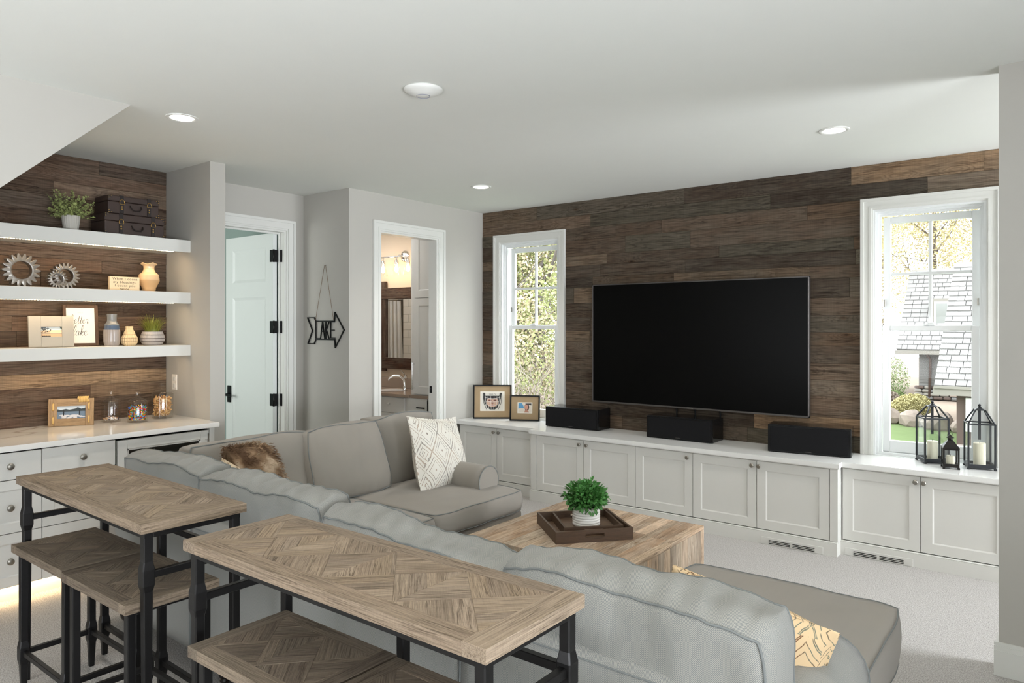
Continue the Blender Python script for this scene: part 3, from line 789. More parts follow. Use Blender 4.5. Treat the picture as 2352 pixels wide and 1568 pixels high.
def leg(bm, x, y, z0, z1, h, bulges, foot=None):
    """square-section leg with swollen joints at the given heights"""
    st = [(z0, h*.72 if foot else h)]
    for zb in bulges: st += [(zb-.055, h), (zb-.032, h*1.32), (zb+.022, h*1.32), (zb+.05, h)]
    st.append((z1, h)); rings = []
    for (z, r) in st: rings.append([bm.verts.new((x+sx*r, y+sy*r, z)) for sx, sy in ((-1, -1), (1, -1), (1, 1), (-1, 1))])
    for A, C in zip(rings, rings[1:]):
        for k in range(4): bm.faces.new((A[k], A[(k+1) % 4], C[(k+1) % 4], C[k]))
    bm.faces.new(rings[0][::-1]); bm.faces.new(rings[-1])
    es = [e for e in bm.edges if abs(e.verts[0].co.z-e.verts[1].co.z) > .01 and (Vector((e.verts[0].co.x-x, e.verts[0].co.y-y, 0)).length < h*2.2)]
    bmesh.ops.bevel(bm, geom=es, offset=h*.22, segments=1, affect='EDGES')
def bar_table(label, cx, cy, rz, seed):
    rng = random.Random(seed); t = thing('bar_table', label, 'table', (cx, cy, 0), rz, group='narrow bar tables behind the sofa')
    Lx, Ly, zt = 1.252, .391, .92
    bm = B(); box(bm, -Lx/2+.05, -Ly/2+.05, zt-.0335, Lx/2-.05, Ly/2-.05, zt-.0121)
    core = obj('table_top', bm, M['bar'], t, local=True, color=lin((132, 118, 102)))
    parquet(core, Lx, Ly, zt, .057, 4, rng, bwx=.069)
    lx, ly, h = Lx/2-.032, Ly/2-.032, .016
    bm = B(); zA = zt-.0345
    for s in (-1, 1): box(bm, -lx-h, s*ly-h, zA-.022, lx+h, s*ly+h, zA, .002); box(bm, s*lx-h, -ly+h, zA-.022, s*lx+h, ly-h, zA, .002)
    obj('apron', bm, M['iron'], t, local=True)
    for (x, y, bu) in ((-lx, -ly, (.732,)), (lx, -ly, (.732,)), (-lx, ly, (.732, .14)), (lx, ly, (.732, .14)), (0, ly, (.14,))):
        bm = B(); leg(bm, x, y, 0, zA-.02, h, sorted(bu), foot=True); obj('leg', bm, M['iron'], t, local=True)
    for s in (-1, 1):
        bm = B(); box(bm, s*lx-.011, -ly+.012, .72, s*lx+.011, ly-.012, .745, .002); obj('side_rail', bm, M['iron'], t, local=True)
    bm = B(); box(bm, -lx+.012, ly-.011, .72, lx-.012, ly+.011, .745, .002); obj('back_rail', bm, M['iron'], t, local=True)
    bm = B(); box(bm, -lx+.012, ly-.011, .13, lx-.012, ly+.011, .153, .002); obj('foot_rail', bm, M['iron'], t, local=True)
    for s in (-1, 1):
        bm = B(); box(bm, s*lx-.008, -ly+.01, .146, s*lx+.008, ly-.01, .16, .002) ; bm.free()
    return t
bar_table('weathered parquet bar table nearer the camera, right of the other bar table', -1.585, 1.345, 0, 3)
bar_table('brown parquet bar table standing by the white drawers, left of the other bar table', -3.107, 1.355, math.radians(-1.2), 4)
def stool(label, cx, cy, seed, Lx=.545, Ly=.345, zt=.637):
    rng = random.Random(seed); t = thing('bar_stool', label, 'stool', (cx, cy, 0), 0, group='backless parquet bar stools')
    bm = B(); box(bm, -Lx/2+.045, -Ly/2+.045, zt-.0335, Lx/2-.045, Ly/2-.045, zt-.0121)
    core = obj('seat', bm, M['bar'], t, local=True, color=lin((120, 108, 95)))
    parquet(core, Lx, Ly, zt, .05, 2, rng, [(126, 112, 97), (118, 105, 91), (132, 118, 102), (114, 101, 88), (122, 110, 96)], bwx=.052)
    lx, ly, h = Lx/2-.042, Ly/2-.034, .015; zA = zt-.0345
    bm = B()
    for s in (-1, 1): box(bm, -lx-h, s*ly-h, zA-.018, lx+h, s*ly+h, zA, .002); box(bm, s*lx-h, -ly+h, zA-.018, s*lx+h, ly-h, zA, .002)
    obj('apron', bm, M['iron'], t, local=True)
    for sx in (-1, 1):
        for sy in (-1, 1):
            bm = B(); leg(bm, sx*lx, sy*ly, 0, zA-.016, h, (.165,), foot=True); obj('leg', bm, M['iron'], t, local=True)
    for s in (-1, 1):
        bm = B(); box(bm, s*lx-.01, -ly+.012, .153, s*lx+.01, ly-.012, .175, .002); obj('stretcher', bm, M['iron'], t, local=True)
        bm = B(); box(bm, -lx+.012, s*ly-.01, .153, lx-.012, s*ly+.01, .175, .002); obj('stretcher', bm, M['iron'], t, local=True)
stool('parquet bar stool tucked under the far left end of the left bar table', -3.385, 1.302, 21, .55)
stool('parquet bar stool under the left bar table, nearer its right end', -2.815, 1.292, 22, .545)
stool('parquet bar stool under the left half of the nearer bar table', -1.813, 1.27, 23, .54)
stool('parquet bar stool under the right half of the nearer bar table, mostly cut off', -1.262, 1.262, 24, .54)

# ---- sectional sofa
sofa = thing('sectional_sofa', 'large grey herringbone U-shaped sectional sofa with a chaise', 'sofa', (-2.4, 2.5, 0))
def ns(v, s=1.0, o=0.0): return noise.noise(Vector((v[0]*s+o, v[1]*s-o, v[2]*s+2*o)))
def cushion(nm, loc, rot, W_, H_, T_, mat, edge=.72, crown=.6, wr=.006, seed=0, slump=.12, parent=None, n=(26, 8, 18), ripple=0.0, corner=3.2, pipe=.0038, bow=0.0, pmat=None, pull=0.0, sag=0.0):
    """upholstered cushion. local: x width, y thickness, z height"""
    def F(p):
        a, y, b = p
        k = corner
        sa = a*(1-.05*abs(b)**k); sb = b*(1-.05*abs(a)**k)
        if pull:
            sa = a*(1-pull*(1-b*b)); sb = b*(1-pull*(1-a*a))
        cr = ((1-abs(a)**2.6)*(1-abs(b)**2.6))**.6 if abs(a) < 1 and abs(b) < 1 else 0
        th = T_/2*(edge+(1-edge)*crown*2*cr)*(1-slump*b)
        x = sa*W_/2; z = sb*H_/2
        side = max(abs(a), abs(b))
        bulge = (1-y*y)*.06*T_*(1 if side > .999 else 0)
        x += math.copysign(bulge, a)*(abs(a) > .999); z += math.copysign(bulge, b)*(abs(b) > .999)
        yy = y*th + bow*(a*a)
        q = Vector((x, yy, z))
        amp = wr
        dx = ns((x+seed, z, 0), 4.2)*amp*2.2; dy = ns((x, z+seed, y*.2), 5.5)*amp*2.0+ns((x*3, z+seed, 0), 7)*amp*.8
        dz = ns((x+seed*2, y*.3, 3), 3.6)*amp*3.0
        q += Vector((dx, dy, dz))
        if ripple and b > .6: q.z += ripple*math.sin(x*62+2.5*ns((x, y*.1, seed), 5)+y*1.1)*((b-.6)/.4)*max(0, 1-y*y*.6)
        if sag: q.z -= sag*max(0, 1-a*a)*max(0, b)
        return q
    bm = B(); cubegrid(bm, n[0], n[1], n[2], F)
    c = obj(nm, bm, mat, parent, loc=loc, rot=rot, uv=1.0, smooth=False)
    for p in c.data.polygons: p.use_smooth = True
    if pipe:
        bm = B(); 
        for y in ((-1, 1) if edge > .3 else (0,)):
            pts = []
            m = 28
            for i in range(m): pts.append(F(Vector((-1+2*i/m, y, -1))))
            for i in range(m): pts.append(F(Vector((1, y, -1+2*i/m))))
            for i in range(m): pts.append(F(Vector((1-2*i/m, y, 1))))
            for i in range(m): pts.append(F(Vector((-1, y, 1-2*i/m))))
            tube(bm, pts, pipe, 6, closed=True)
        obj('piping', bm, pmat or M['pipe'], c, local=True)
    return c
def E3(rx=0, ry=0, rz=0):
    return (Matrix.Rotation(rz, 3, 'Z') @ Matrix.Rotation(rx, 3, 'X') @ Matrix.Rotation(ry, 3, 'Y')).to_euler()
R = math.radians
# frame modules along the back (y 1.70) : panels with soft ripples and piped seams
def back_panel(x0, x1, yb, yt, z0, z1, seed, thick=.19, axis='x'):
    L = x1-x0
    def F(p):
        a, y, b = p
        x = x0+(a+1)/2*L; z = z0+(b+1)/2*(z1-z0)
        yy = yb + (y+1)/2*thick
        r = .035
        if z > z1-r and True:
            dd = (z-(z1-r))/r; off = r*(1-math.sqrt(max(0, 1-dd*dd)))
            yy += off*(-y)
        yy += (ns((x*1.2, z*.35, seed), 5)*.012 + ns((x*3, z*.5, seed), 4)*.006)*(1-b)*.5*(1 if y < 0 else 0)
        if axis == 'x': return Vector((x, yy, z))
        return Vector((yy, x, z))
    bm = B(); cubegrid(bm, max(6, int(L*26)), 2, 22, F)
    if axis != 'x': bmesh.ops.reverse_faces(bm, faces=bm.faces)
    return bm, F
for (x0, x1, sd) in ((-4.085, -3.2, 1), (-3.195, -1.53, 2), (-1.525, -.70, 3)):
    bm, F = back_panel(x0, x1, 1.70, 0, .10, .70, sd); c = obj('back_frame', bm, M['fab'], sofa, uv=1.0)
    bm = B(); tube(bm, [F(Vector((-1, -1, -1+2*i/20))) for i in range(20)]+[F(Vector((-1+2*i/30, -1, .885))) for i in range(31)]+[F(Vector((1, -1, 1-2*i/20))) for i in range(21)], .003, 6); obj('piping', bm, M['pipe'], c)
bm, F = back_panel(1.70, 3.92, -4.085, 0, .10, .70, 5, axis='y'); c = obj('side_frame', bm, M['fabtop'], sofa, uv=1.0)
# seat decks
bm = B(); box(bm, -3.9, 1.88, .1, -2.955, 3.935, .328, .02, seg=2); box(bm, -3.02, 1.88, .1, -.72, 2.72, .30, .02, seg=2); box(bm, -1.38, 2.5, .1, -.60, 3.12, .30, .02, seg=2); obj('seat_deck', bm, M['fabtop'], sofa, uv=1.0)
# seat cushions: wing (two), middle, chaise
def seat(nm, x0, x1, y0, y1, z0=.325, z1=.475, seed=0, **k):
    # local x = world x, local z = world y, local y = -world z -> rotate about x by +90: (x,y,z)->(x,-z,y)
    rot = Matrix.Rotation(-PI/2, 3, 'X').to_euler()
    return cushion(nm, ((x0+x1)/2, (y0+y1)/2, (z0+z1)/2), rot, x1-x0, y1-y0, z1-z0, M['fabtop'], edge=.9, crown=.6, wr=.0028, seed=seed, slump=0, parent=sofa, n=(26, 6, 26), pipe=.003, corner=6, **k)
seat('seat_cushion', -3.80, -2.91, 2.02, 3.055, seed=3)
seat('seat_cushion', -3.80, -2.935, 3.06, 3.94, seed=5)
seat('seat_cushion', -2.90, -1.42, 1.98, 2.80, seed=8)
seat('chaise_cushion', -1.40, -.505, 1.98, 3.235, .27, .475, seed=12)
# arms
def arm(nm, p0, p1, r, zc, face):
    """rolled arm; p0->p1 in plan, end cap with piping at p1"""
    v = Vector((p1[0]-p0[0], p1[1]-p0[1], 0)); n = Vector((-v.y, v.x, 0)).normalized()
    prof = [(-r*.72, .10-zc)] + [(-r*.78, -.10)] + [(r*math.cos(a), r*math.sin(a)) for a in [PI+.3-i*(PI+.6)/14 for i in range(15)]] + [(r*.78, -.10), (r*.72, .10-zc)]
    bm = B(); rings = []
    m = 10
    for i in range(m+1):
        o = Vector((p0[0], p0[1], zc))+v*(i/m)
        rings.append([bm.verts.new(o+n*a+Vector((0, 0, b+.004*ns((i*.3, a*9, b*9), 2)))) for (a, b) in prof])
    for A, C in zip(rings, rings[1:]):
        for k in range(len(prof)-1): f = bm.faces.new((A[k], A[k+1], C[k+1], C[k])); f.smooth = True
    bm.faces.new(rings[0]); bm.faces.new(rings[-1][::-1]); fixn(bm)
    c = obj(nm, bm, M['fabtop'] if face else M['fab'], sofa, uv=1.0)
    for p in c.data.polygons: p.use_smooth = len(p.vertices) == 4
    bm = B(); o = Vector((p1[0], p1[1], zc)); tube(bm, [o+n*a+Vector((0, 0, b)) for (a, b) in prof], .0035, 6); obj('piping', bm, M['pipe'], c)
arm('arm', (-3.95, 3.825), (-3.165, 3.825), .105, .515, True)
arm('arm', (-.60, 1.75), (-.60, 2.42), .125, .50, False)
# turned feet
for (x, y) in ((-3.87, 1.73), (-3.13, 1.73), (-2.97, 1.74), (-1.6, 1.75), (-.78, 1.78), (-.7, 3.02), (-1.3, 3.02), (-3.08, 3.8), (-3.95, 3.8)):
    bm = B(); lathe(bm, [(.012, 0), (.022, .004), (.026, .014), (.02, .024), (.028, .032), (.03, .04), (.022, .05), (.034, .062), (.046, .078), (.05, .095), (.045, .112)], 18, (x, y, 0)); obj('foot', bm, M['turned'], sofa, smooth=True)
# back cushions along the run (seen from behind)
def bc(x0, x1, yc, zb, zt, lean, seed, T=.2, rz=0, ripple=.005, roll=0, **k):
    return cushion('back_cushion', ((x0+x1)/2, yc, (zb+zt)/2), E3(R(lean), R(roll), R(rz)), x1-x0, (zt-zb)/math.cos(R(lean)), T, M['fab'], edge=.8, crown=.65, wr=.008, seed=seed, parent=sofa, n=(34, 9, 20), ripple=ripple, **k)
bc(-4.06, -3.31, 1.905, .50, .90, 9, 31, T=.24, rz=2)
bc(-3.30, -2.36, 1.90, .50, .89, 10, 37, T=.22, ripple=.008)
bc(-2.35, -1.42, 1.89, .455, .84, 9, 41, roll=4, T=.24, ripple=.007)
bc(-1.41, -.565, 1.862, .49, .862, 7, 47, T=.27, rz=-2.5, ripple=.006, sag=-.01)
# wing cushions (faces east)
def wc(y0, y1, xc, zb, zt, lean, seed, T=.22, rz=0, roll=0, **k):
    return cushion('back_cushion', (xc, (y0+y1)/2, (zb+zt)/2), E3(R(lean), R(roll), R(-90+rz)), y1-y0, (zt-zb)/math.cos(R(lean)), T, M['fabtop'], edge=.74, crown=.8, wr=.007, seed=seed, parent=sofa, n=(30, 8, 24), **k)
wc(2.05, 2.86, -3.92, .44, .905, 12, 51, rz=0)
wc(2.80, 3.42, -3.86, .44, .905, 16, 57, rz=0, T=.24)
wc(3.40, 4.04, -3.93, .44, .925, 12, 63, rz=0, T=.2)

# ---- throw pillows
def throw(nm, label, loc, rot, s, T, mat, seed=0, pmat=None, h=None, pipe=.004):
    t = thing(nm, label, 'pillow', loc, rot=rot, group=None)
    c = cushion('pillow_cover', (0, 0, 0), E3(), s, h or s, T, mat, edge=.10, crown=.75, wr=.006, seed=seed, slump=.05, parent=None, n=(26, 8, 26), pull=.06, pipe=0)
    c.parent = t; c.matrix_parent_inverse = Matrix.Identity(4); W[c.name] = W[t.name]
    m = 26; pts = []
    S = s/2; Hh = (h or s)/2
    bm = B()
    # welt along the edge
    def Fe(a, b): return Vector((a*S*(1-.06*(1-b*b)), 0, b*Hh*(1-.06*(1-a*a))))+Vector((ns((a*S*(1-.06*(1-b*b))+seed, b*Hh*(1-.06*(1-a*a)), 0), 4.2)*.0132, 0, ns((a*S*(1-.06*(1-b*b))+seed*2, 0, 3), 3.6)*.018))
    for i in range(m): pts.append(Fe(-1+2*i/m, -1))
    for i in range(m): pts.append(Fe(1, -1+2*i/m))
    for i in range(m): pts.append(Fe(1-2*i/m, 1))
    for i in range(m): pts.append(Fe(-1, 1-2*i/m))
    if pipe: tube(bm, pts, pipe, 6, closed=True); obj('welt', bm, pmat or mat, t, local=True, uv=1.0)
    else: bm.free()
    return t, c
throw('throw_pillow', 'white throw pillow with brown concentric diamonds on the far sofa seat', (-3.56, 3.74, .675), E3(R(20), R(-7), R(-84)), .53, .16, M['pilw'], 2)
throw('throw_pillow', 'tan diamond-pattern throw pillow between the near back cushion and the chaise', (-.80, 2.185, .565), E3(R(18), R(14), R(6)), .48, .15, M['pilt'], 9)
throw('throw_pillow', 'cream throw pillow with thin tan lines in the sofa corner before the fur pillow', (-3.50, 2.17, .625), E3(R(12), R(16), R(4)), .40, .12, M['pilw2'], 14)
t, c = throw('fur_pillow', 'brown long-haired fur pillow leaning in the far sofa corner', (-3.74, 2.40, .665), E3(R(20), R(-4), R(-55)), .50, .17, M['fur'], 17, pipe=0)
bm = B(); rr = random.Random(3); me = c.data
fl = [p for p in me.polygons]
for i in range(15000):
    p = rr.choice(fl); vs = [me.vertices[k].co for k in p.vertices]
    u, v = rr.random(), rr.random(); q = vs[0].lerp(vs[1], u).lerp(vs[3].lerp(vs[2], u), v); n = Vector(p.normal)
    if n.length < .5: n = (vs[1]-vs[0]).cross(vs[2]-vs[0]).normalized()
    if q.y > .03 and rr.random() < .8: continue
    dr = (n+Vector((rr.uniform(-.7, .7), rr.uniform(-.5, .5), rr.uniform(-1.0, .1)))).normalized(); L = rr.uniform(.018, .038)
    s = dr.orthogonal().normalized(); s.rotate(Matrix.Rotation(rr.random()*6.28, 3, dr)); wd = .0011
    a, b = bm.verts.new(q-s*wd), bm.verts.new(q+s*wd); e = bm.verts.new(q+dr*L*.6+s*wd*.3); f = bm.verts.new(q+dr*L+Vector((0, 0, -.006)))
    bm.faces.new((a, b, e)); bm.faces.new((a, e, f))
obj('fur', bm, M['fur'], t, local=True, kind='stuff')

# ---- coffee table: block of reclaimed pine boards
ct = thing('coffee_table', 'square block coffee table of reclaimed pale pine boards', 'coffee table', (-2.205, 3.58, 0), R(0))
x0, x1, y0, y1, H = -2.705, -1.705, 3.075, 4.085, .40
bm = B(); box(bm, x0+.02, y0+.02, .005, x1-.02, y1-.02, H-.022); obj('core', bm, M['dark'], ct)
rng = random.Random(8)
CP = [(200, 176, 150), (184, 158, 132), (212, 192, 168), (170, 142, 116), (192, 164, 136), (206, 180, 154), (176, 158, 138)]
def cc(): return tint(rng.choice(CP), rng.uniform(.84, 1.08))
x = x0
while x < x1-.001:
    wd = rng.uniform(.05, .105); xe = min(x+wd, x1)
    if x1-xe < .03: xe = x1
    y = y0
    while y < y1-.001:
        ye = y+rng.uniform(.35, 1.1)
        if y1-ye < .2: ye = y1
        L = ye-y; Wd = xe-x; bm = B(); box(bm, -L/2+.0006, -Wd/2+.0008, -.011, L/2-.0006, Wd/2-.0008, .011+rng.uniform(-.0015, .001), .0015)
        obj('plank', bm, M['coffee'], ct, loc=((x+xe)/2, (y+ye)/2, H-.011), rot=E3(0, 0, PI/2), color=lin(cc())); y = ye
    x = xe
def side_planks(fixed, a0, a1, axis):
    a = a0
    while a < a1-.001:
        wd = rng.uniform(.035, .085); ae = min(a+wd, a1)
        if a1-ae < .025: ae = a1
        L = H-.024; bm = B(); box(bm, -L/2, -(ae-a)/2+.0004, -.01, L/2, (ae-a)/2-.0004, .01+rng.uniform(-.001, .001), .0012)
        rot = (Matrix.Rotation(0 if axis == 'y' else PI/2, 3, 'Z') @ Matrix.Rotation(-PI/2, 3, 'Y')).to_euler()
        loc = (fixed, (a+ae)/2, L/2+.001) if axis == 'y' else ((a+ae)/2, fixed, L/2+.001)
        obj('plank', bm, M['coffee'], ct, loc=loc, rot=rot, color=lin(cc())); a = ae
side_planks(x0+.011, y0, y1, 'y'); side_planks(x1-.011, y0, y1, 'y'); side_planks(y0+.011, x0+.021, x1-.021, 'x'); side_planks(y1-.011, x0+.021, x1-.021, 'x')

# ---- trays
def tray(nm, label, cx, cy, z, L, Wd, rz, h, tilt=0):
    t = thing(nm, label, 'tray', (cx, cy, z), rot=E3(R(tilt), 0, rz)); th = .013
    colr = lin((86, 66, 50))
    bm = B(); box(bm, -L/2+th, -Wd/2+th, 0, L/2-th, Wd/2-th, .01); obj('tray_base', bm, M['tray'], t, local=True, color=lin((120, 96, 76)))
    for s in (-1, 1):
        # long sides carry the handle slot
        bm = B(); hw = .055; hz0, hz1 = h*.42, h*.72
        for q in ((-L/2, 0, -hw, h), (hw, 0, L/2, h), (-hw, 0, hw, hz0), (-hw, hz1, hw, h)): box(bm, q[0], -th/2, q[1], q[2], th/2, q[3], 0)
        bmesh.ops.remove_doubles(bm, verts=bm.verts, dist=.0001)
        obj('side_board', bm, M['tray'], t, local=True, loc=(0, s*(Wd/2-th/2), 0), color=colr)
        bm = B(); box(bm, -Wd/2+th, -th/2, 0, Wd/2-th, th/2, h, .001); obj('end_board', bm, M['tray'], t, local=True, loc=(s*(L/2-th/2), 0, 0), rot=E3(0, 0, PI/2), color=colr)
    return t
ang = math.atan2(3.576-3.233, -1.902+2.195)
tray('serving_tray', 'large square dark wooden tray with a slot handle on the coffee table', -2.218, 3.545, .4005, .45, .435, ang, .066)
tray('serving_tray', 'smaller dark wooden tray nested inside the large tray, under the plant', -2.232, 3.60, .4115, .345, .355, ang-R(3), .05, 0)
# ================================================================== PLANTS
def leafmesh(L, Wd, fold=.25, curl=.2):
    bm = B(); c = [(0, 0, 0), (0, L*.3, L*.02), (0, L*.65, -L*.02), (0, L, -L*curl)]
    l = [(-Wd*.8, L*.3, Wd*fold), (-Wd*.75, L*.65, Wd*fold-L*.03)]; r = [(Wd*.8, L*.3, Wd*fold), (Wd*.75, L*.65, Wd*fold-L*.03)]
    C = [bm.verts.new(p) for p in c]; Lv = [bm.verts.new(p) for p in l]; Rv = [bm.verts.new(p) for p in r]
    for q in ((C[0], Lv[0], C[1]), (C[0], C[1], Rv[0]), (C[1], Lv[0], Lv[1], C[2]), (C[1], C[2], Rv[1], Rv[0]), (C[2], Lv[1], C[3]), (C[2], C[3], Rv[1])): f = bm.faces.new(q); f.smooth = True
    return bm
def scatter_leaves(bm, pts, L, Wd, rr, curl=.2):
    """pts: (pos, dir); adds folded leaves into one mesh"""
    for (p, d) in pts:
        s = rr.uniform(.7, 1.2); d = d.normalized(); x = d.orthogonal(); x.rotate(Matrix.Rotation(rr.random()*6.28, 3, d)); z = d.cross(x)
        def T(a, b, c): return p+x*a*s+d*b*s+z*c*s
        A = bm.verts.new(T(0, 0, 0)); Bv = bm.verts.new(T(-Wd, L*.5, Wd*.3)); C = bm.verts.new(T(Wd, L*.5, Wd*.3)); D = bm.verts.new(T(0, L, -L*curl)); Mv = bm.verts.new(T(0, L*.5, 0))
        for q in ((A, Bv, Mv), (A, Mv, C), (Mv, Bv, D), (Mv, D, C)): bm.faces.new(q)
rr = random.Random(12)
px, py, pz = -2.232, 3.60, .4225
t = thing('potted_boxwood', 'round bright green leafy plant in a ringed white pot on the coffee table tray', 'plant', (px, py, pz))
prof = [(.001, .0), (.074, .0), (.078, .004)]
for i in range(7): z = .008+i*.0145; prof += [(.0805, z), (.0815, z+.005), (.0805, z+.010), (.0785, z+.0125)]
prof += [(.081, .112), (.074, .112), (.073, .09), (.001, .09)]
bm = B(); lathe(bm, prof, 40, (px, py, pz)); obj('pot', bm, M['potw'], t, smooth=True)
bm = B(); lathe(bm, [(.001, .085), (.073, .086), (.06, .10), (.001, .105)], 20, (px, py, pz)); obj('soil', bm, M['soil'], t)
cen = Vector((px, py, pz+.165)); base = None
def dirn():
    while True:
        v = Vector((rr.uniform(-1, 1), rr.uniform(-1, 1), rr.uniform(-.75, 1)))
        if .2 < v.length <= 1: return v.normalized()
for i in range(290):
    d = dirn(); r_ = rr.uniform(.085, .125); p = cen+Vector((d.x*r_*1.03, d.y*r_*1.03, d.z*r_*.78))
    if base is None:
        base = obj('leaf', leafmesh(.031, .0105), M['leafg'], t, loc=(0, 0, 0)); o = base
    else: o = base.copy(); COL.objects.link(o); o.parent = t
    dd = (d+Vector((rr.uniform(-.5, .5), rr.uniform(-.5, .5), rr.uniform(-.3, .6)))).normalized()
    q = dd.to_track_quat('Y', 'Z') @ Matrix.Rotation(rr.uniform(-1.2, 1.2), 3, 'Y').to_quaternion()
    s = rr.uniform(.75, 1.15); o.matrix_local = Matrix.LocRotScale(p-Vector((px, py, pz)), q, Vector((s, s, s)))
bm = B(); pts = []
for i in range(900):
    d = dirn(); r_ = rr.uniform(.02, .105); pts.append((cen+Vector((d.x*r_, d.y*r_, d.z*r_*.78)), d+Vector((rr.uniform(-.5, .5), rr.uniform(-.5, .5), .1))))
scatter_leaves(bm, pts, .03, .010, rr); obj('inner_foliage', bm, M['leafg'], t, kind='stuff')
bm = B()
for i in range(26):
    d = dirn(); d.z = abs(d.z)*.8+.1; tube(bm, [(px, py, pz+.09), tuple(cen+Vector((d.x*.05, d.y*.05, -.03))), tuple(cen+Vector((d.x*.095, d.y*.095, d.z*.07)))], .0014, 5)
obj('stems', bm, plain('green_stem', (70, 90, 40), .7), t, kind='stuff')

# sage plant in a ribbed pot on the top shelf
sz = 2.2345
px, py = -5.31, 1.985
t = thing('potted_sage', 'small pale green bushy plant in a ribbed light pot on the top shelf', 'plant', (px, py, sz))
bm = B(); lathe(bm, [(.001, 0), (.041, 0), (.043, .004), (.055, .10), (.056, .105), (.05, .105), (.047, .09), (.001, .088)], 72, (px, py, sz), rib=(24, .022)); obj('pot', bm, M['potc'], t, smooth=True)
bm = B(); pts = []; stems = B()
for i in range(62):
    a = rr.random()*6.28; el = rr.uniform(.1, 1.0); L = rr.uniform(.12, .185)*(.75+.4*el)
    d = Vector((math.cos(a)*math.sqrt(1-el*el*.8), math.sin(a)*math.sqrt(1-el*el*.8), el))
    pth = [Vector((px, py, sz+.088))+d*L*s+Vector((0, 0, -.012*s*s)) for s in (0, .35, .7, 1)]
    tube(stems, pth, .0012, 4)
    for k in range(17):
        s = rr.uniform(.3, 1.0); p = pth[0].lerp(pth[3], s); pts.append((p+Vector((0, 0, .012*s)), Vector((rr.uniform(-1, 1), rr.uniform(-1, 1), rr.uniform(-.3, .9)))))
scatter_leaves(bm, pts, .016, .006, rr); obj('foliage', bm, M['leafs'], t, kind='stuff'); obj('stems', stems, plain('sage_stem', (110, 110, 70), .8), t, kind='stuff')

# grass plant in a striped bowl on the bottom shelf
sz = 1.4545; px, py = -5.31, 2.53
t = thing('potted_grass', 'spiky yellow-green grass plant in a striped grey bowl on the bottom shelf', 'plant', (px, py, sz))
bm = B(); bowl = [(.001, 0), (.058, 0), (.064, .005), (.079, .03), (.083, .048), (.078, .072), (.068, .094), (.069, .10), (.062, .10), (.06, .085), (.001, .083)]
lathe(bm, bowl, 96, (px, py, sz), rib=(30, .018)); obj('bowl', bm, plain('grey_ribbed_clay', (178, 170, 164), .6, var=.12), t, smooth=True)
for z, r_ in ((.026, .0785), (.05, .0838), (.076, .0775)):
    bm = B(); tube(bm, [(px+r_*math.cos(a*PI/20), py+r_*math.sin(a*PI/20), sz+z) for a in range(40)], .0022, 6, closed=True); obj('glaze_band', bm, plain('dark_glaze', (60, 44, 38), .4), t)
bm = B()
for i in range(230):
    a = rr.random()*6.28; r0 = rr.random()**.5*.05; L = rr.uniform(.09, .165); out = rr.uniform(.1, .95)
    b0 = Vector((px+math.cos(a)*r0, py+math.sin(a)*r0, sz+.084)); d = Vector((math.cos(a), math.sin(a), 0)); sd = Vector((-math.sin(a), math.cos(a), 0))
    prev = None
    for k in range(5):
        s = k/4; p = b0+d*out*L*s**1.5*.8+Vector((0, 0, L*s*(1-.35*out*s))); w_ = .0026*(1-s*.9)
        cur = (bm.verts.new(p-sd*w_), bm.verts.new(p+sd*w_))
        if prev: bm.faces.new((prev[0], prev[1], cur[1], cur[0]))
        prev = cur
obj('blades', bm, M['grassb'], t, kind='stuff')

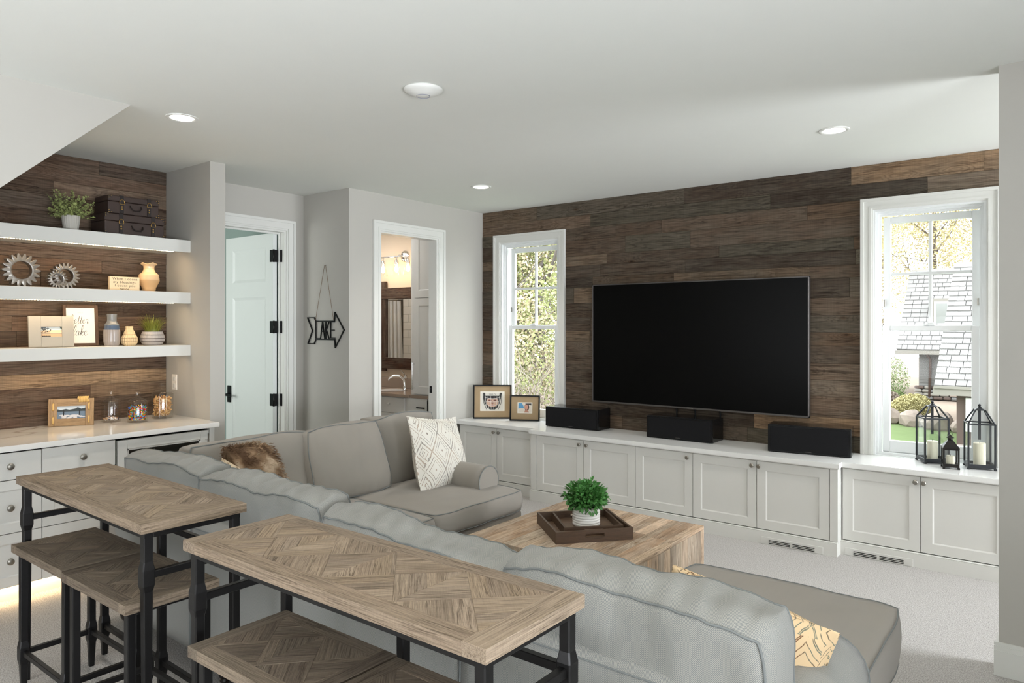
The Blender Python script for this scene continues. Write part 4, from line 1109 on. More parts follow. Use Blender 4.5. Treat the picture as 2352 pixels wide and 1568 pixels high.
# ================================================================== SHELF OBJECTS
def rbox(bm, *a, **k): return box(bm, *a, **k)
def suitcase(label, y0, y1, x0, x1, z, h, lid):
    t = thing('suitcase', label, 'suitcase', ((x0+x1)/2, (y0+y1)/2, z), group='stacked leather suitcases on the top shelf')
    bm = B(); box(bm, x0, y0, z+.0005, x1, y1, z+h-lid-.002, .005, seg=2); obj('body', bm, M['leather'], t)
    bm = B(); box(bm, x0-.001, y0-.002, z+h-lid, x1+.003, y1+.002, z+h, .006, seg=2); obj('lid', bm, M['leather'], t)
    L = y1-y0
    for f_ in (.26, .80):
        yc = y0+L*f_
        bm = B(); box(bm, x1, yc-.013, z+.004, x1+.005, yc+.013, z+h+.001, .001); box(bm, x0, yc-.013, z+h-.001, x1+.005, yc+.013, z+h+.003, .001); st_ = obj('strap', bm, M['leather2'], t)
        bm = B(); c = (x1+.008, yc, z+h-lid-.008)
        pts = [(c[0], c[1]+.016*math.cos(a), c[2]+.022*math.sin(a)) for a in [i*PI/10 for i in range(-1, 12)]]
        tube(bm, pts, .0022, 6); tube(bm, [(c[0], c[1]-.016, c[2]-.01), (c[0], c[1]+.016, c[2]-.01)], .002, 6)
        for dz in (-.028, -.045): lathe(bm, [(.001, .004), (.005, .003), (.006, 0)], 10, (x1+.005, yc, c[2]+dz), axis='x')
        obj('buckle', bm, M['brass'], st_, smooth=True)
    bm = B(); yc = y0+L*.53; zh = z+(h-lid)*.62
    tube(bm, [(x1+.004, yc-.038, zh+.01), (x1+.014, yc-.036, zh-.008), (x1+.018, yc-.02, zh-.024), (x1+.018, yc+.02, zh-.024), (x1+.014, yc+.036, zh-.008), (x1+.004, yc+.038, zh+.01)], .0045, 8); obj('handle', bm, M['leather2'], t, smooth=True)
    for yy in (y0, y1):
        for zz in (z, z+h):
            bm = B(); sy = 1 if yy == y0 else -1; szg = 1 if zz == z else -1
            prism(bm, [(x1+.0035, yy-sy*.001, zz), (x1+.0035, yy+sy*.028, zz+szg*.001), (x1+.0035, yy-sy*.001, zz+szg*.028)], (.0015, 0, 0)); fixn(bm)
            cn = obj('corner_patch', bm, M['leather2'], t)
            bm = B()
            for (dy, dz) in ((.005, .005), (.019, .005), (.005, .019)): lathe(bm, [(.001, .0025), (.0028, .0015), (.0032, 0)], 8, (x1+.005, yy+sy*dy, zz+szg*dz), axis='x')
            obj('rivets', bm, M['brass'], cn, smooth=True)
suitcase('lower and larger dark leather suitcase of the stacked pair on the top shelf', 2.165, 2.575, -5.45, -5.225, 2.2345, .145, .05)
suitcase('upper and smaller dark leather suitcase of the stacked pair on the top shelf', 2.19, 2.54, -5.445, -5.235, 2.3830, .125, .04)

def gear(label, x, y, z, R0, r1, ri, teeth, th, seed=0):
    t = thing('gear_ornament', label, 'ornament', (x, y, z), group='silver gear ornaments on the middle shelf')
    cz = z+R0
    bm = B(); seg = teeth*6; outer = []; 
    for k in range(seg):
        a = 2*PI*(k+.5)/seg+PI/2; ph = k % 6
        rr_ = R0 if ph in (2, 3) else (r1+(R0-r1)*.55 if ph in (1, 4) else r1); outer.append((rr_, a))
    A = [bm.verts.new((x+th/2, y+r*math.cos(a), cz+r*math.sin(a))) for r, a in outer]; Bk = [bm.verts.new((x-th/2, y+r*math.cos(a), cz+r*math.sin(a))) for r, a in outer]
    n = len(outer); m1 = [bm.verts.new((x+th/2+.003, y+ri*1.12*math.cos(a), cz+ri*1.12*math.sin(a))) for r, a in outer]; C = [bm.verts.new((x+th/2+.002, y+ri*math.cos(a), cz+ri*math.sin(a))) for r, a in outer]; D = [bm.verts.new((x-th/2, y+ri*math.cos(a), cz+ri*math.sin(a))) for r, a in outer]
    for i in range(n):
        j = (i+1) % n
        for q in ((A[i], A[j], Bk[j], Bk[i]), (A[i], A[j], m1[j], m1[i]), (m1[i], m1[j], C[j], C[i]), (C[i], C[j], D[j], D[i]), (D[i], D[j], Bk[j], Bk[i])): bm.faces.new(q)
    fixn(bm); obj('toothed_wheel', bm, M['silver'], t)
gear('largest silver gear ornament, at the left end of the middle shelf', -5.31, 1.69, 1.8465, .108, .082, .058, 18, .05)
gear('smallest silver gear ornament, in front of the middle-sized gear', -5.27, 1.885, 1.8465, .060, .045, .033, 18, .04)
gear('middle-sized silver gear ornament behind the smallest gear', -5.36, 1.965, 1.8465, .088, .066, .046, 20, .045)
# vase with a flared lip, glazed upper part
t = thing('flared_vase', 'cream two-tone vase with a flared wavy lip on the middle shelf', 'vase', (-5.31, 2.505, 1.8465))
def vprof(f, z0, z1, n=24): return [(f(z0+(z1-z0)*i/n), z0+(z1-z0)*i/n) for i in range(n+1)]
def interp(tab):
    def f(z):
        for (a, ra), (b, rb) in zip(tab, tab[1:]):
            if z <= b: s = (z-a)/(b-a) if b > a else 0; s = s*s*(3-2*s); return ra+(rb-ra)*s
        return tab[-1][1]
    return f
fv = interp([(0, .042), (.02, .046), (.085, .071), (.12, .068), (.148, .043), (.165, .036), (.185, .037), (.205, .055)])
bm = B(); lathe(bm, [(.001, 0)]+vprof(fv, 0, .085, 14), 40, (-5.31, 2.505, 1.8465)); obj('lower_body', bm, M['ceramicu'], t, smooth=True)
bm = B(); lathe(bm, vprof(fv, .0851, .205, 20)+[(.05, .207), (.034, .185), (.033, .165), (.03, .12)], 40, (-5.31, 2.505, 1.8465))
for v in bm.verts:
    zz = v.co.z-1.8465
    if zz > .185: a = math.atan2(v.co.y-2.505, v.co.x+5.31); v.co.z += .005*math.sin(a*4+1)*(zz-.185)/.02
obj('glazed_body', bm, M['ceramic'], t, smooth=True)
def text(body, size, mat, parent, loc, rot, ext=.0002, sx=1, align='CENTER', name='lettering', spacing=1):
    cu = bpy.data.curves.new(name, 'FONT'); cu.body = body; cu.size = size; cu.extrude = ext; cu.align_x = align; cu.align_y = 'CENTER'; cu.space_character = spacing
    o = bpy.data.objects.new(name, cu); COL.objects.link(o); cu.materials.append(mat)
    o.parent = parent; own = Matrix.LocRotScale(Vector(loc), rot, Vector((sx, 1, 1))); o.matrix_local = W[parent.name].inverted() @ own; W[o.name] = own
    return o
FX = Matrix(((0, 0, 1), (1, 0, 0), (0, 1, 0))).to_euler()   # local x->world y, local y->world z, local z->world x
t = thing('blessing_sign', 'small cream block sign with lettering beside the flared vase', 'sign', (-5.29, 2.32, 1.8465))
bm = B(); box(bm, -5.305, 2.222, 1.847, -5.28, 2.425, 1.945, .002); sg = obj('sign_block', bm, plain('cream_paint', (222, 204, 172), .6), t)
for i, s_ in enumerate(('When I count', 'my blessings,', 'I count you', 'twice.')):
    text(s_, .0235, M['ink'], sg, (-5.2797, 2.3235, 1.929-i*.0235), FX, ext=.0001, sx=1.12, spacing=1.15)

# ---- flat prints made of thin layered shapes
def picture(par, origin, ux, uz, nrm, shapes, nm='photograph'):
    """shapes: list of (material, polygon in metres), painted in order on the plane"""
    bm = B(); mats = []
    for i, (m, pts) in enumerate(shapes):
        if m not in mats: mats.append(m)
        off = nrm*(.0001*(i+1))
        poly(bm, [origin+ux*p[0]+uz*p[1]+off for p in pts], mats.index(m))
    return obj(nm, bm, mats, par)
cm = {}
def C(rgb):
    if rgb not in cm: cm[rgb] = plain('print_colour', rgb, .6)
    return cm[rgb]
def rect(a, b, c, d): return [(a, b), (c, b), (c, d), (a, d)]
def ell(cx, cy, rx, ry, n=20, a0=0, a1=2*PI): return [(cx+rx*math.cos(a0+(a1-a0)*i/n), cy+ry*math.sin(a0+(a1-a0)*i/n)) for i in range(n)]
def line(pts, w_):
    out = []
    for (x0, y0), (x1, y1) in zip(pts, pts[1:]):
        dx, dy = x1-x0, y1-y0; l = math.hypot(dx, dy) or 1; nx, ny = -dy/l*w_/2, dx/l*w_/2
        out.append([(x0-nx, y0-ny), (x1-nx, y1-ny), (x1+nx, y1+ny), (x0+nx, y0+ny)])
    return out
def frame(nm, label, base, ux, w_, h, fw, fd, mat, color=None, lean=8, matw=None, mmat=None, cat='picture frame', group=None):
    """standing frame: base = centre of the bottom edge front, ux = unit vector along the width"""
    ux = Vector(ux).normalized(); nrm = Vector((ux.y, -ux.x, 0)).normalized()    # faces the viewer
    rot = Matrix((ux, -nrm, Vector((0, 0, 1)))).transposed()
    rot = rot @ Matrix.Rotation(R(-lean), 3, 'X')
    t = thing(nm, label, cat, base, rot=rot.to_euler(), group=group)
    # local: x width, -y towards viewer, z up
    for (a, b, c, d) in ((-w_/2, 0, -w_/2+fw, h), (w_/2-fw, 0, w_/2, h)):
        bm = B(); box(bm, -h/2, -fd/2, -fw/2, h/2, fd/2, fw/2, .0015); obj('frame_side', bm, mat, t, local=True, loc=((a+c)/2, 0, h/2), rot=(Matrix.Rotation(PI/2, 3, 'Y')).to_euler(), color=color)
    for z in (fw/2, h-fw/2):
        bm = B(); box(bm, -w_/2+fw, -fd/2, -fw/2, w_/2-fw, fd/2, fw/2, .0015); obj('frame_side', bm, mat, t, local=True, loc=(0, 0, z), color=color)
    bm = B(); box(bm, -w_/2+fw*.5, .002, fw*.5, w_/2-fw*.5, fd/2, h-fw*.5); obj('backing', bm, mmat or M['paper'], t, local=True)
    Wm = W[t.name]
    return t, (lambda x, z, o=0: Wm @ Vector((x, .0018-o, z))), Wm.to_3x3()
def lpicture(t, shapes, x0, z0, depth=.0015, nm='photograph'):
    bm = B(); mats = []
    for i, (m, pts) in enumerate(shapes):
        if m not in mats: mats.append(m)
        f = poly(bm, [(x0+p[0], depth-.00012*(i+1), z0+p[1]) for p in pts], mats.index(m))
    bm.normal_update()
    for f in bm.faces:
        if f.normal.y > 0: f.normal_flip()
    return obj(nm, bm, mats, t, local=True)
# grey linen frame with a sunset lake photo
t, _, _ = frame('picture_frame', 'wide grey frame with a small sunset lake photo on the bottom shelf', (-5.285, 1.862, 1.456), (.05, 1, 0), .262, .205, .07, .016, M['vinefab'], lean=6, group='frames on the bottom shelf')
sh = [(C((236, 200, 160)), rect(0, 0, .122, .066)), (C((222, 226, 222)), rect(.0, .042, .122, .066)), (C((244, 214, 170)), rect(.05, .02, .122, .044)), (C((70, 84, 98)), rect(0, .019, .122, .0215)), (C((216, 176, 136)), rect(.0, .0, .122, .017))]
for i in range(34):
    a = rr.uniform(0, 6.28); sh.append((C((56, 58, 58)), ell(.03+.026*rr.uniform(-1.1, 1), .046+.018*rr.uniform(-1, 1), rr.uniform(.002, .007), rr.uniform(.0012, .003), 8)))
for l_ in line([(.004, .002), (.007, .03), (.02, .05)], .0025)+line([(.007, .03), (.055, .032)], .0012): sh.append((C((40, 40, 42)), l_))
for k in range(5): sh.append((C((34, 34, 36)), ell(.01+.01*k, .003, .006, .004, 8)))
sh.append((C((40, 50, 40)), [(.108, .066), (.122, .066), (.122, .048), (.116, .052)]))
lpicture(t, sh, -.061, .0695)
# script print
t, _, _ = frame('script_print', 'dark framed white print with handwritten lettering behind the grey frame', (-5.375, 2.075, 1.456), (.02, 1, 0), .222, .285, .02, .018, M['framew'], lin((92, 70, 54)), lean=5, group='frames on the bottom shelf')
bm = B(); box(bm, -.091, .0005, .02, .091, .0019, .265); pr = obj('print', bm, M['paper'], t, local=True)
# hand-lettered words drawn as pen strokes (letter space: x right, y up, x-height 1)
GL = {
 'b': ([[(0, .1), (.25, .6), (.55, 1.7), (.5, 2.1), (.3, 1.9), (.12, .9), (.08, .15), (.35, -.02), (.62, .3), (.6, .75), (.4, .95), (.2, .7)], [(.6, .75), (.85, .8)]], .85),
 'e': ([[(0, .35), (.3, .5), (.5, .78), (.38, .98), (.15, .8), (.08, .35), (.28, 0), (.55, .12), (.75, .45)]], .72),
 't': ([[(0, .4), (.22, .9), (.36, 1.75), (.28, 1.2), (.2, .4), (.28, .02), (.45, .1), (.62, .45)], [(-.05, 1.25), (.6, 1.38)]], .55),
 'r': ([[(0, .4), (.15, .85), (.22, 1.05), (.3, .92), (.5, .95), (.44, .5), (.42, .1), (.55, 0), (.75, .3)]], .72),
 'l': ([[(0, .3), (.3, .8), (.55, 1.7), (.48, 2.1), (.28, 1.85), (.12, .9), (.1, .2), (.25, -.05), (.5, .25)]], .52),
 'a': ([[(.6, .85), (.4, .98), (.12, .7), (.08, .25), (.25, 0), (.48, .25), (.62, .9), (.56, .3), (.64, .02), (.85, .35)]], .85),
 'k': ([[(0, .35), (.3, .9), (.5, 1.75), (.44, 2.1), (.28, 1.8), (.16, .8), (.1, 0)], [(.14, .45), (.35, .9), (.52, .85), (.45, .55), (.2, .45), (.4, .1), (.55, 0), (.75, .3)]], .75)}
def script(par, word, x, z, s, w_=.0022):
    bm = B()
    for ch in word:
        strokes, adv = GL[ch]
        for st_ in strokes:
            # Catmull-Rom
            P_ = [st_[0]]+st_+[st_[-1]]; pts = []
            for i in range(1, len(P_)-2):
                for q in range(5):
                    u = q/5; p0, p1, p2, p3 = P_[i-1:i+3]
                    pts.append(tuple(.5*((2*p1[k])+(-p0[k]+p2[k])*u+(2*p0[k]-5*p1[k]+4*p2[k]-p3[k])*u*u+(-p0[k]+3*p1[k]-3*p2[k]+p3[k])*u**3) for k in (0, 1)))
            pts.append(st_[-1])
            for a, b in zip(pts, pts[1:]):
                hv = w_*(1.5 if b[1] < a[1] else .65); A_ = (x+(a[0]+a[1]*.12)*s, z+a[1]*s); B_ = (x+(b[0]+b[1]*.12)*s, z+b[1]*s)
                for q in line([A_, B_], hv):
                    f = poly(bm, [(p[0], .0001, p[1]) for p in q])
        x += adv*s
    bm.normal_update()
    for f in bm.faces:
        if f.normal.y > 0: f.normal_flip()
    obj('handwriting', bm, M['ink'], par, local=True)
script(pr, 'better', -.066, .158, .0285); script(pr, 'lake', -.052, .075, .033)
for (s_, x, z) in (('LIFE IS', 0, .229), ('at the', -.03, .147)):
    cu = bpy.data.curves.new('lettering', 'FONT'); cu.body = s_; cu.size = .013; cu.align_x = 'CENTER'; cu.materials.append(M['inkp'])
    o = bpy.data.objects.new('lettering', cu); COL.objects.link(o); o.parent = pr; o.matrix_local = Matrix.LocRotScale(Vector((x, .0002, z)), (PI/2, 0, 0) and Matrix.Rotation(PI/2, 3, 'X').to_euler(), Vector((1, 1, 1)))
# vases on the bottom shelf
sz = 1.4545
t = thing('bottle_vase', 'tall grey-blue ribbed bottle vase on the bottom shelf', 'vase', (-5.31, 2.247, sz))
f1 = interp([(0, .044), (.03, .051), (.1, .052), (.15, .046), (.17, .033), (.18, .03), (.20, .031), (.225, .033)])
for (nm, za, zb, mt, rib) in (('lower_body', 0, .115, 'greyvase2', (22, .02)), ('glaze_band', .115, .145, 'bluevase', None), ('neck', .145, .225, 'greyvase', None)):
    if nm == 'lower_body': M['greyvase2'] = plain('pale_grey_glaze', (150, 142, 138), .25, var=.2, spec=.5)
    bm = B(); pr_ = vprof(f1, za+.00005, zb, 10)
    if za == 0: pr_ = [(.001, 0)]+pr_
    if zb > .2: pr_ = pr_+[(.028, .226), (.024, .2)]
    lathe(bm, pr_, 66, (-5.31, 2.247, sz), rib=rib); obj(nm, bm, M[mt], t, smooth=True)
t = thing('ribbed_bud_vase', 'small cream ribbed pear-shaped vase left of the grass plant', 'vase', (-5.30, 2.362, sz))
f2 = interp([(0, .038), (.025, .052), (.05, .053), (.09, .036), (.12, .023), (.138, .024)])
bm = B(); lathe(bm, [(.001, 0)]+vprof(f2, 0, .138, 20)+[(.02, .139), (.018, .12)], 80, (-5.30, 2.362, sz), rib=(20, .035)); obj('body', bm, M['beigevase'], t, smooth=True)
for z in (.03, .055, .08, .105):
    bm = B(); r_ = f2(z)*1.012; tube(bm, [(-5.30+r_*math.cos(a*PI/20), 2.362+r_*math.sin(a*PI/20), sz+z) for a in range(40)], .0012, 5, closed=True); obj('incised_band', bm, plain('brown_line', (130, 92, 60), .6), t)

# ================================================================== COUNTER OBJECTS
zc = .9145
t, _, _ = frame('rope_picture_frame', 'wooden frame with rope trim and a water-skiing photo on the bar worktop', (-5.36, 2.005, zc), (.126, .232, 0), .268, .185, .05, .018, M['framew'], lin((176, 146, 110)), lean=7)
sh = [(C((214, 224, 230)), rect(0, 0, .165, .086)), (C((52, 62, 66)), [(0, .048), (.165, .046), (.165, .07), (.14, .064), (.12, .075), (.105, .066), (.07, .06), (.05, .066), (.02, .06), (0, .066)]), (C((112, 132, 152)), rect(0, .0, .165, .048))]
for i in range(22): sh.append((C((224, 222, 224)), ell(.005+.155*rr.random(), .004+.022*rr.random()**1.5, rr.uniform(.008, .02), rr.uniform(.003, .006), 10)))
for x in (.035, .128): sh.append((C((24, 26, 32)), rect(x, .022, x+.006, .05))); sh.append((C((24, 26, 32)), ell(x+.003, .053, .0035, .004, 8)))
lpicture(t, sh, -.0825, .0495)
for (x, z) in ((-.105, .04), (-.105, .13), (.105, .04), (.105, .13)):
    bm = B(); tube(bm, [(x, -.008, z-.022), (x, -.016, z-.016), (x, -.017, z), (x, -.016, z+.016), (x, -.008, z+.022)], .006, 8); obj('rope_loop', bm, M['rope'], t, local=True)
bm = B(); pts = []
for i in range(120): a = i/120*2*PI*7; pts.append((.04+.065*i/120, -.001-.017*math.cos(a), .178+.017*math.sin(a)))
tube(bm, pts, .0052, 8); obj('rope_wrap', bm, M['rope'], t, local=True)
# glass jars
def jar(label, x, y, r, h, knobr=.016):
    t = thing('glass_jar', label, 'jar', (x, y, zc), group='lidded glass jars on the bar worktop')
    bm = B(); lathe(bm, [(.001, 0), (r*.9, 0), (r, .006), (r*1.0, h*.93), (r*.96, h), (r*.93, h), (r*.965, h*.92), (r*.965, .010), (.001, .008)], 44, (x, y, zc)); obj('jar_body', bm, M['jar'], t, smooth=True)
    bm = B(); z = zc+h+.001; lathe(bm, [(r*1.02, 0), (r*1.04, .004), (r*.98, .009), (r*.6, .026), (.016, .034), (.011, .042), (knobr*1.2, .050), (knobr*1.25, .066), (knobr*.8, .074), (.001, .075)], 40, (x, y, z)); obj('jar_lid', bm, M['jar'], t, smooth=True)
    bm = B(); tube(bm, [(x+r*1.0*math.cos(a*PI/22), y+r*1.0*math.sin(a*PI/22), zc+h*.965) for a in range(44)], .003, 6, closed=True); obj('jar_rim', bm, M['jar'], t, smooth=True)
jar('nearly empty lidded glass jar of mints, left of the candy jar', -5.355, 2.262, .062, .145)
jar('lidded glass jar full of coloured candies, centre of the three jars', -5.205, 2.375, .066, .14)
jar('tallest lidded glass jar, full of tan pretzel sticks', -5.27, 2.585, .074, .185, .02)
def fill(nm, label, cat, x, y, r, z0, z1, n, mk, mats, shell=.55):
    bm = B(); q = random.Random(len(nm))
    for i in range(n):
        rad = r*math.sqrt(q.uniform(shell**2, 1)); a = q.random()*6.283; z = q.uniform(z0, z1)
        mk(bm, Vector((x+rad*math.cos(a), y+rad*math.sin(a), z)), q, q.randrange(len(mats)))
    obj(nm, bm, mats, None, kind='stuff', label=label, cat=cat)
def mk_candy(bm, p, q, mi):
    r = bmesh.ops.create_icosphere(bm, subdivisions=1, radius=.0068, matrix=Matrix.Translation(p) @ Matrix.Rotation(q.random()*3, 4, 'X') @ Matrix.Scale(.6, 4, Vector((0, 0, 1))))
    for f in set(f for v in r['verts'] for f in v.link_faces): f.material_index = mi; f.smooth = True
def mk_stick(bm, p, q, mi):
    d = Vector((q.uniform(-1, 1), q.uniform(-1, 1), q.uniform(-1, 1))).normalized()*.017; tube(bm, [p-d, p, p+d], .0048, 6, mi=mi)
CANDY = [plain('candy_shell', c, .25, spec=.6) for c in ((222, 40, 40), (250, 206, 40), (40, 110, 210), (60, 170, 70), (240, 120, 40), (120, 180, 220), (90, 60, 40))]
fill('coloured_candies', 'heap of small round multicoloured candies inside the centre glass jar', 'candy', -5.205, 2.375, .055, zc+.018, zc+.112, 620, mk_candy, CANDY, .6)
fill('pretzel_sticks', 'pile of tan pretzel sticks inside the tallest glass jar', 'snacks', -5.27, 2.585, .052, zc+.03, zc+.150, 420, mk_stick, [plain('baked_tan', c, .7) for c in ((206, 160, 104), (186, 136, 84), (218, 180, 126))], .4)
def mk_mint(bm, p, q, mi):
    r = bmesh.ops.create_icosphere(bm, subdivisions=1, radius=.0095, matrix=Matrix.Translation(p) @ Matrix.Rotation(q.random()*3, 4, 'X') @ Matrix.Scale(.65, 4, Vector((0, 0, 1))))
    for f in set(f for v in r['verts'] for f in v.link_faces): f.material_index = mi; f.smooth = True
fill('wrapped_mints', 'few white and dark wrapped mints at the bottom of the left glass jar', 'candy', -5.355, 2.262, .046, zc+.018, zc+.032, 40, mk_mint, [plain('mint_white', (230, 220, 212), .4), plain('mint_dark', (60, 52, 76), .4), plain('mint_tan', (200, 160, 120), .4)], .1)

# ================================================================== MEDIA WALL OBJECTS
zt = .6455
t = thing('television', 'very large wall-mounted flat television with a black screen', 'television', (-2.512, 5.74, .89))
bm = B(); x0, x1, z0, z1 = -3.48, -1.545, .888, 1.978
box(bm, x0, 5.718, z0, x0+.009, 5.76, z1, .001); box(bm, x1-.009, 5.718, z0, x1, 5.76, z1, .001); box(bm, x0, 5.718, z1-.009, x1, 5.76, z1, .001); box(bm, x0, 5.718, z0, x1, 5.76, z0+.014, .001)
obj('bezel', bm, M['bezel'], t)
bm = B(); box(bm, x0+.009, 5.722, z0+.014, x1-.009, 5.75, z1-.009); obj('screen', bm, M['screen'], t)
bm = B(); box(bm, x0+.3, 5.76, z0+.25, x1-.3, 5.7765, z1-.3); obj('wall_bracket', bm, M['black'], t)
bm = B(); box(bm, -2.54, 5.7165, z0+.004, -2.485, 5.7181, z0+.010); obj('badge', bm, M['silver'], t)
for x in (-2.66, -2.49, -2.27):
    bm = B(); tube(bm, [(x, 5.765, .89), (x+.004, 5.768, .86), (x, 5.772, .75), (x+.01, 5.775, .66)], .008, 8); obj('cable', bm, M['black'], t, smooth=True)
def speaker(label, cx, y, w_, h, dp, rz):
    t = thing('speaker', label, 'speaker', (cx, y, zt), rz, group='black box speakers on the media worktop')
    bm = B(); box(bm, -w_/2, .012, 0, w_/2, dp, h, .003, seg=2); obj('cabinet', bm, M['spk'], t, local=True)
    bm = B(); box(bm, -w_/2+.002, -.006, .004, w_/2-.006, .0118, h-.004, .003, seg=2); g = obj('front_frame', bm, M['black'], t, local=True)
    bm = B(); box(bm, -w_/2+.02, -.0095, .014, w_/2-.02, -.0055, h-.014, .0015); obj('grille', bm, M['grille'], g, local=True)
    bm = B(); box(bm, -.022, -.0105, .017, .022, -.0094, .0205); obj('badge', bm, M['bezel'], g, local=True)
speaker('black box speaker on the worktop at the left, beside the two framed photos', -3.605, 5.553, .57, .190, .225, R(1))
speaker('black box speaker in the centre, directly below the television', -2.533, 5.533, .585, .188, .235, 0)
speaker('black box speaker at the right, beside the right window', -1.491, 5.503, .575, .205, .225, R(7.5))
# two framed photos with burlap mats
t, _, _ = frame('burlap_photo_frame', 'larger black-framed photo with burlap mat of a face behind a hockey mask', (-4.625, 5.645, zt), (.318, .236, 0), .395, .345, .014, .02, M['black'], lean=6, mmat=M['burlap'], group='burlap photo frames by the left window')
sh = [(M['paper'], rect(0, 0, .25, .198))]
sh.append((C((214, 210, 200)), rect(.012, .012, .238, .186)))
sh.append((C((44, 44, 42)), [(.03, .186), (.05, .186), (.052, .155), (.195, .155), (.2, .186), (.222, .186), (.215, .14), (.20, .08), (.175, .03), (.15, .015), (.10, .015), (.075, .03), (.045, .08), (.032, .14)]))
sh.append((C((196, 162, 140)), ell(.125, .092, .062, .052, 24)))
for x in (.1, .152): sh.append((C((112, 70, 60)), ell(x, .108, .017, .007, 12)))
sh.append((C((150, 108, 92)), ell(.126, .082, .012, .014, 12))); sh.append((C((150, 84, 80)), ell(.126, .058, .022, .006, 12)))
sh.append((C((40, 36, 34)), rect(.07, .128, .18, .15)))
for z in (.06, .095, .13): sh += [(C((226, 224, 220)), q) for q in line([(.045, z+.008), (.08, z), (.126, z-.004), (.172, z), (.205, z+.008)], .0028)]
for x in (.055, .08, .11, .142, .172, .195): sh += [(C((226, 224, 220)), q) for q in line([(x, .15), (x+(x-.126)*-.02, .1), (.126+(x-.126)*.8, .02)], .0026)]
for s_ in (1, -1): sh += [(C((70, 70, 68)), q) for q in line([(.126+s_*.095, .15), (.126+s_*.088, .08), (.126+s_*.06, .018)], .005)]
lpicture(t, sh, -.125, .078)
cu = bpy.data.curves.new('lettering', 'FONT'); cu.body = 'WILD'; cu.size = .026; cu.align_x = 'CENTER'; cu.materials.append(C((90, 86, 80)))
o = bpy.data.objects.new('lettering', cu); COL.objects.link(o); o.parent = t; o.matrix_local = Matrix.LocRotScale(Vector((0, -.008, .078+.16)), Matrix.Rotation(PI/2, 3, 'X').to_euler(), Vector((1, 1, 1)))
t, _, _ = frame('burlap_photo_frame', 'smaller dark-framed beach photo with burlap mat, overlapping the larger one', (-4.262, 5.712, zt), (.27, .14, 0), .305, .255, .014, .02, M['black'], lean=6, mmat=M['burlap'], group='burlap photo frames by the left window')
sh = [(M['paper'], rect(0, 0, .15, .11)), (C((216, 206, 192)), rect(.008, .008, .142, .102)), (C((86, 146, 186)), [(.008, .102), (.045, .102), (.06, .075), (.066, .05), (.04, .05), (.008, .045)]), (C((92, 70, 60)), ell(.095, .062, .024, .036, 18)), (C((204, 150, 128)), ell(.09, .062, .017, .026, 18)), (C((60, 56, 60)), [(.075, .098), (.14, .1), (.14, .08), (.11, .088)]), (C((180, 130, 108)), [(.066, .008), (.12, .008), (.104, .034), (.08, .034)])]
lpicture(t, sh, -.075, .0745)

